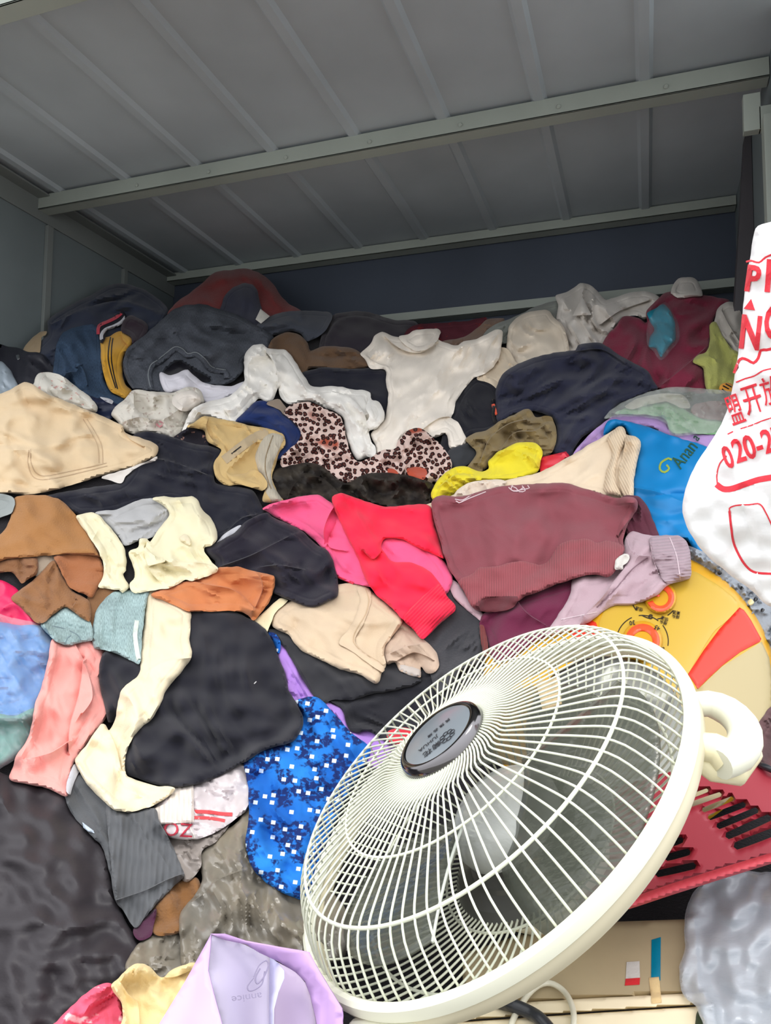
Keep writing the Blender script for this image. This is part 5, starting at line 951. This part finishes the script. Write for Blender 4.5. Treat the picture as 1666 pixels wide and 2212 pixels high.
MB().add(*lathe([(.0430, .0846), (.0470, .0858), (.0510, .0835), (.0535, .0770), (.0540, .0700), (.0480, .0700), (.0440, .0790)], 96, True)).build('chrome_ring', C('chrome_dark', (120, 118, 120), 'metal', rough=.12), bd, True, 60, FM)
def on_badge(px, py, ang, sx, sy, h=.0852):
    c, s = math.cos(math.radians(ang)), math.sin(math.radians(ang))
    # in-plane axes seen on screen: text runs towards the lower left, its top faces the lower right
    o, _ = fan_hit(px, py, h); a, _ = fan_hit(px-30, py+25, h); b, _ = fan_hit(px+6, py+8, h)
    ex = a-o; ex /= np.linalg.norm(ex); ey = np.cross(ex, FN) 
    if ey@(b-o) < 0: ey = -ey
    def f(x, y): return o+np.outer(x*sx, ex)+np.outer(y*sy, ey)
    return f
bi = C('badge_ink', (34, 34, 40))
lettering('print', 'JUHUA', bi, bd, on_badge(925, 1606, 0, .0085, .0085), 1.0, .0003)
lettering('print', '菊花', bi, bd, on_badge(933, 1617, 0, .012, .012), 1.0, .0003)
lettering('print', '民 族 品 牌', bi, bd, on_badge(948, 1572, 0, .0065, .0065), 1.0, .0003)
o_, _ = fan_hit(966, 1590, .0855)
for k in range(8):                                     # the flower emblem on the badge
    a = 2*math.pi*k/8; pts = [o_+FX*(.007*math.cos(a)+.0032*math.cos(q))+FY*(.007*math.sin(a)+.0032*math.sin(q)) for q in [2*math.pi*i/10 for i in range(10)]]
    MB().add(*tube(pts, .0004, 5, True)).build('emblem_petal', bi, bd)
# blades, spinner and motor
bl_m = C('blade_smoke', (92, 96, 86), 'film', scale=.62, rough=.12)
for k in range(3):
    mb = MB(); nu, nv = 14, 16; V = []; a0 = math.radians(120*k+95)
    for i in range(nv):
        f = i/(nv-1); r = .055+.155*f
        for j in range(nu):
            g = j/(nu-1); a = a0+math.radians(-52+104*g+18*f)*(1-.12*f); rr = r-.022*(abs(2*g-1)**3)*f
            V.append((rr*math.cos(a), rr*math.sin(a), -.045+.050*g+.006*math.sin(3*g)))
    F = [(i*nu+j, i*nu+j+1, (i+1)*nu+j+1, (i+1)*nu+j) for i in range(nv-1) for j in range(nu-1)]
    b = mb.add(V, F).build('blade', bl_m, fan, True, None, FM); so = b.modifiers.new('t', 'SOLIDIFY'); so.thickness = .0022
    e = MB().add(*tube([V[i*nu+nu-1] for i in range(nv)], .0018, 6)).build('blade_edge', C('blade_edge', (226, 232, 222), 'gloss'), b, True, None, FM); e['label'] = 'leading edge with its highlight put into the colour'  # pale tube paints the highlight along the blade edge
MB().add(*lathe([(.0001, -.008), (.030, -.009), (.050, -.014), (.062, -.024), (.066, -.040), (.064, -.052)], 64)).build('spinner', C('spinner_white', (232, 236, 232), 'film', scale=.62, rough=.15), fan, True, None, FM)
MB().add(*lathe([(.0001, -.074), (.020, -.074), (.022, -.071), (.026, -.074), (.044, -.074), (.047, -.070), (.050, -.074), (.066, -.074), (.069, -.070), (.072, -.074), (.090, -.076), (.098, -.082), (.100, -.092), (.0001, -.094)], 72)).build('rear_disc', C('disc_dark', (88, 88, 84), 'gloss', rough=.18), fan, True, 30, FM)
MB().add(*lathe([(.090, -.090), (.084, -.11), (.070, -.135), (.045, -.148), (.0001, -.152)], 48)).build('motor_housing', cr_, fan, True, 40, FM)
MB().add(*lathe([(.0001, -.02), (.006, -.02), (.006, -.090)], 16)).build('motor_shaft', C('shaft_steel', (160, 160, 160), 'metal'), fan, True, 30, FM)
# carrying handle at the right of the rim
def fpt(px, py, h): return fan_hit(px, py, h)[0]
hp = [fpt(1492, 1522, -.02), fpt(1530, 1520, -.030), fpt(1572, 1536, -.042), fpt(1603, 1566, -.050), fpt(1610, 1600, -.052), fpt(1592, 1632, -.046), fpt(1556, 1652, -.036)]
hc = catmull([tuple(p) for p in hp], False, .012); rr_ = np.interp(np.linspace(0, 1, len(hc)), [0, .2, .5, .8, 1], [.0120, .0140, .0155, .0160, .0135])
h_o = MB().add(*tube(list(hc), rr_, 16)).build('handle', cr_, fan, True, 60)
q1 = [fpt(1506, 1612, -.022), fpt(1540, 1616, -.030), fpt(1566, 1634, -.040)]
MB().add(*tube(q1, [.013, .014, .017], 14)).build('handle_socket', C('fan_ivory', (244, 236, 196), 'gloss', rough=.3), h_o, True, 60)
q1 = [fpt(1500, 1640, -.032), fpt(1540, 1660, -.046), fpt(1585, 1665, -.056), fpt(1625, 1625, -.070)]
MB().add(*tube(q1, [.008, .012, .014, .010], 14)).build('handle_base', C('fan_ivory', (244, 236, 196), 'gloss', rough=.3), h_o, True, 60)
# neck bracket at the bottom of the rim
n0 = [fpt(832, 2186, -.012), fpt(826, 2260, -.02), fpt(815, 2400, -.04)]
V = []; 
for p, wd, dp in ((n0[0], .042, .012), (n0[1], .050, .022), (n0[2], .054, .03)):
    e1 = np.cross(FN, n0[2]-n0[0]); e1 /= np.linalg.norm(e1)
    for sx, sz in ((-1, 1), (1, 1), (1, -1), (-1, -1)): V.append(p+e1*wd*sx+FN*dp*sz-FN*.01)
F = [(i*4+k, i*4+(k+1) % 4, i*4+4+(k+1) % 4, i*4+4+k) for i in range(2) for k in range(4)]+[(3, 2, 1, 0), (8, 9, 10, 11)]
MB().add(V, F).build('neck', cr_, fan, True, 50, None, .008)
lb = sheet('paper_label', C('label_paper', (214, 190, 150)), [(1158, 1474, fan_hit(1158, 1474, .052)[1]), (1206, 1462, fan_hit(1206, 1462, .052)[1]), (1214, 1520, fan_hit(1214, 1520, .052)[1]), (1172, 1534, fan_hit(1172, 1534, .052)[1])], fan, .0004)

# ------------------------------------------------------------------ the white printed shopping bag at the right edge
r0 = rays(1640, 900).reshape(3); nb = -r0/np.linalg.norm(r0)-.12*RX+.10*RY
BAG = Plane(1640, 900, .80, nb, x0=1300, x1=2200)
bg = piece('shopping_bag', C('bag_white', (244, 244, 244), 'polybag', rough=.5, angle=70), '1632,494 1664,480 1750,470 1950,560 2000,1000 1900,1300 1760,1330 1700,1318 1660,1308 1628,1280 1600,1258 1560,1228 1520,1192 1488,1146 1475,1108 1478,1072 1490,1030 1512,990 1545,940 1572,882 1588,810 1598,740 1608,640 1620,560',
           'bulging white plastic shopping bag with red print at the right edge', 'shopping bag', sup=BAG, th=20, w=40, bulge=130, bw=260, wr=[wrk(5, 60, 75, 4), wrk(2, 20, 80, 4)], back=.6, step=9)
ri = C('bag_red', (228, 60, 72))
def bp_(*a, **k): return strip('print', ri, a[0], a[1], bg, sup=BAG, th=1.6, **k)
for l, w in (('1612,566 1622,563 1640,567 1654,556 1680,545', 4), ('1586,806 1596,780 1604,774 1616,778 1628,784 1638,774 1644,757 1656,756 1690,748', 6), ('1590,826 1610,818 1630,812 1650,800 1690,792', 3),
             ('1600,926 1625,918 1650,908 1690,896', 2.5), ('1572,938 1584,932', 3), ('1570,985 1556,1000 1549,1024 1550,1046', 3), ('1548,1046 1562,1056 1580,1056 1610,1046 1640,1036 1690,1028', 13),
             ('1578,1108 1576,1098 1590,1092 1620,1090 1642,1089 1656,1110 1670,1140', 3), ('1576,1104 1580,1140 1586,1175 1604,1212 1622,1232 1640,1238 1690,1240', 5)):
    bp_(l, w)
lettering('print', 'P', ri, bg, on_surface(BAG, 1626, 605, 8, 62, 78), 1.0, seg=.2, extra_bold=.03)
lettering('print', 'F', ri, bg, on_surface(BAG, 1668, 600, 4, 70, 96), 1.0, seg=.2, extra_bold=.03)
lettering('print', 'N', ri, bg, on_surface(BAG, 1622, 722, 6, 62, 100), 1.0, seg=.2, extra_bold=.03)
lettering('print', 'G', ri, bg, on_surface(BAG, 1672, 700, 4, 60, 100), 1.0, seg=.2, extra_bold=.03)
lettering('print', '▲', ri, bg, on_surface(BAG, 1621, 660, 8, 26, 30), 1.0, seg=.2)
lettering('print', '盟', ri, bg, on_surface(BAG, 1590, 890, -20, 34, 74), 1.0, seg=.2)
lettering('print', '开', ri, bg, on_surface(BAG, 1627, 866, -18, 44, 72), 1.0, seg=.2)
lettering('print', '放', ri, bg, on_surface(BAG, 1668, 848, -16, 46, 66), 1.0, seg=.2)
lettering('print', '0', ri, bg, on_surface(BAG, 1574, 990, -20, 42, 68), 1.0, seg=.2, extra_bold=.02)
lettering('print', '20-27', ri, bg, on_surface(BAG, 1640, 962, -18, 50, 72), 1.0, seg=.2, extra_bold=.02)
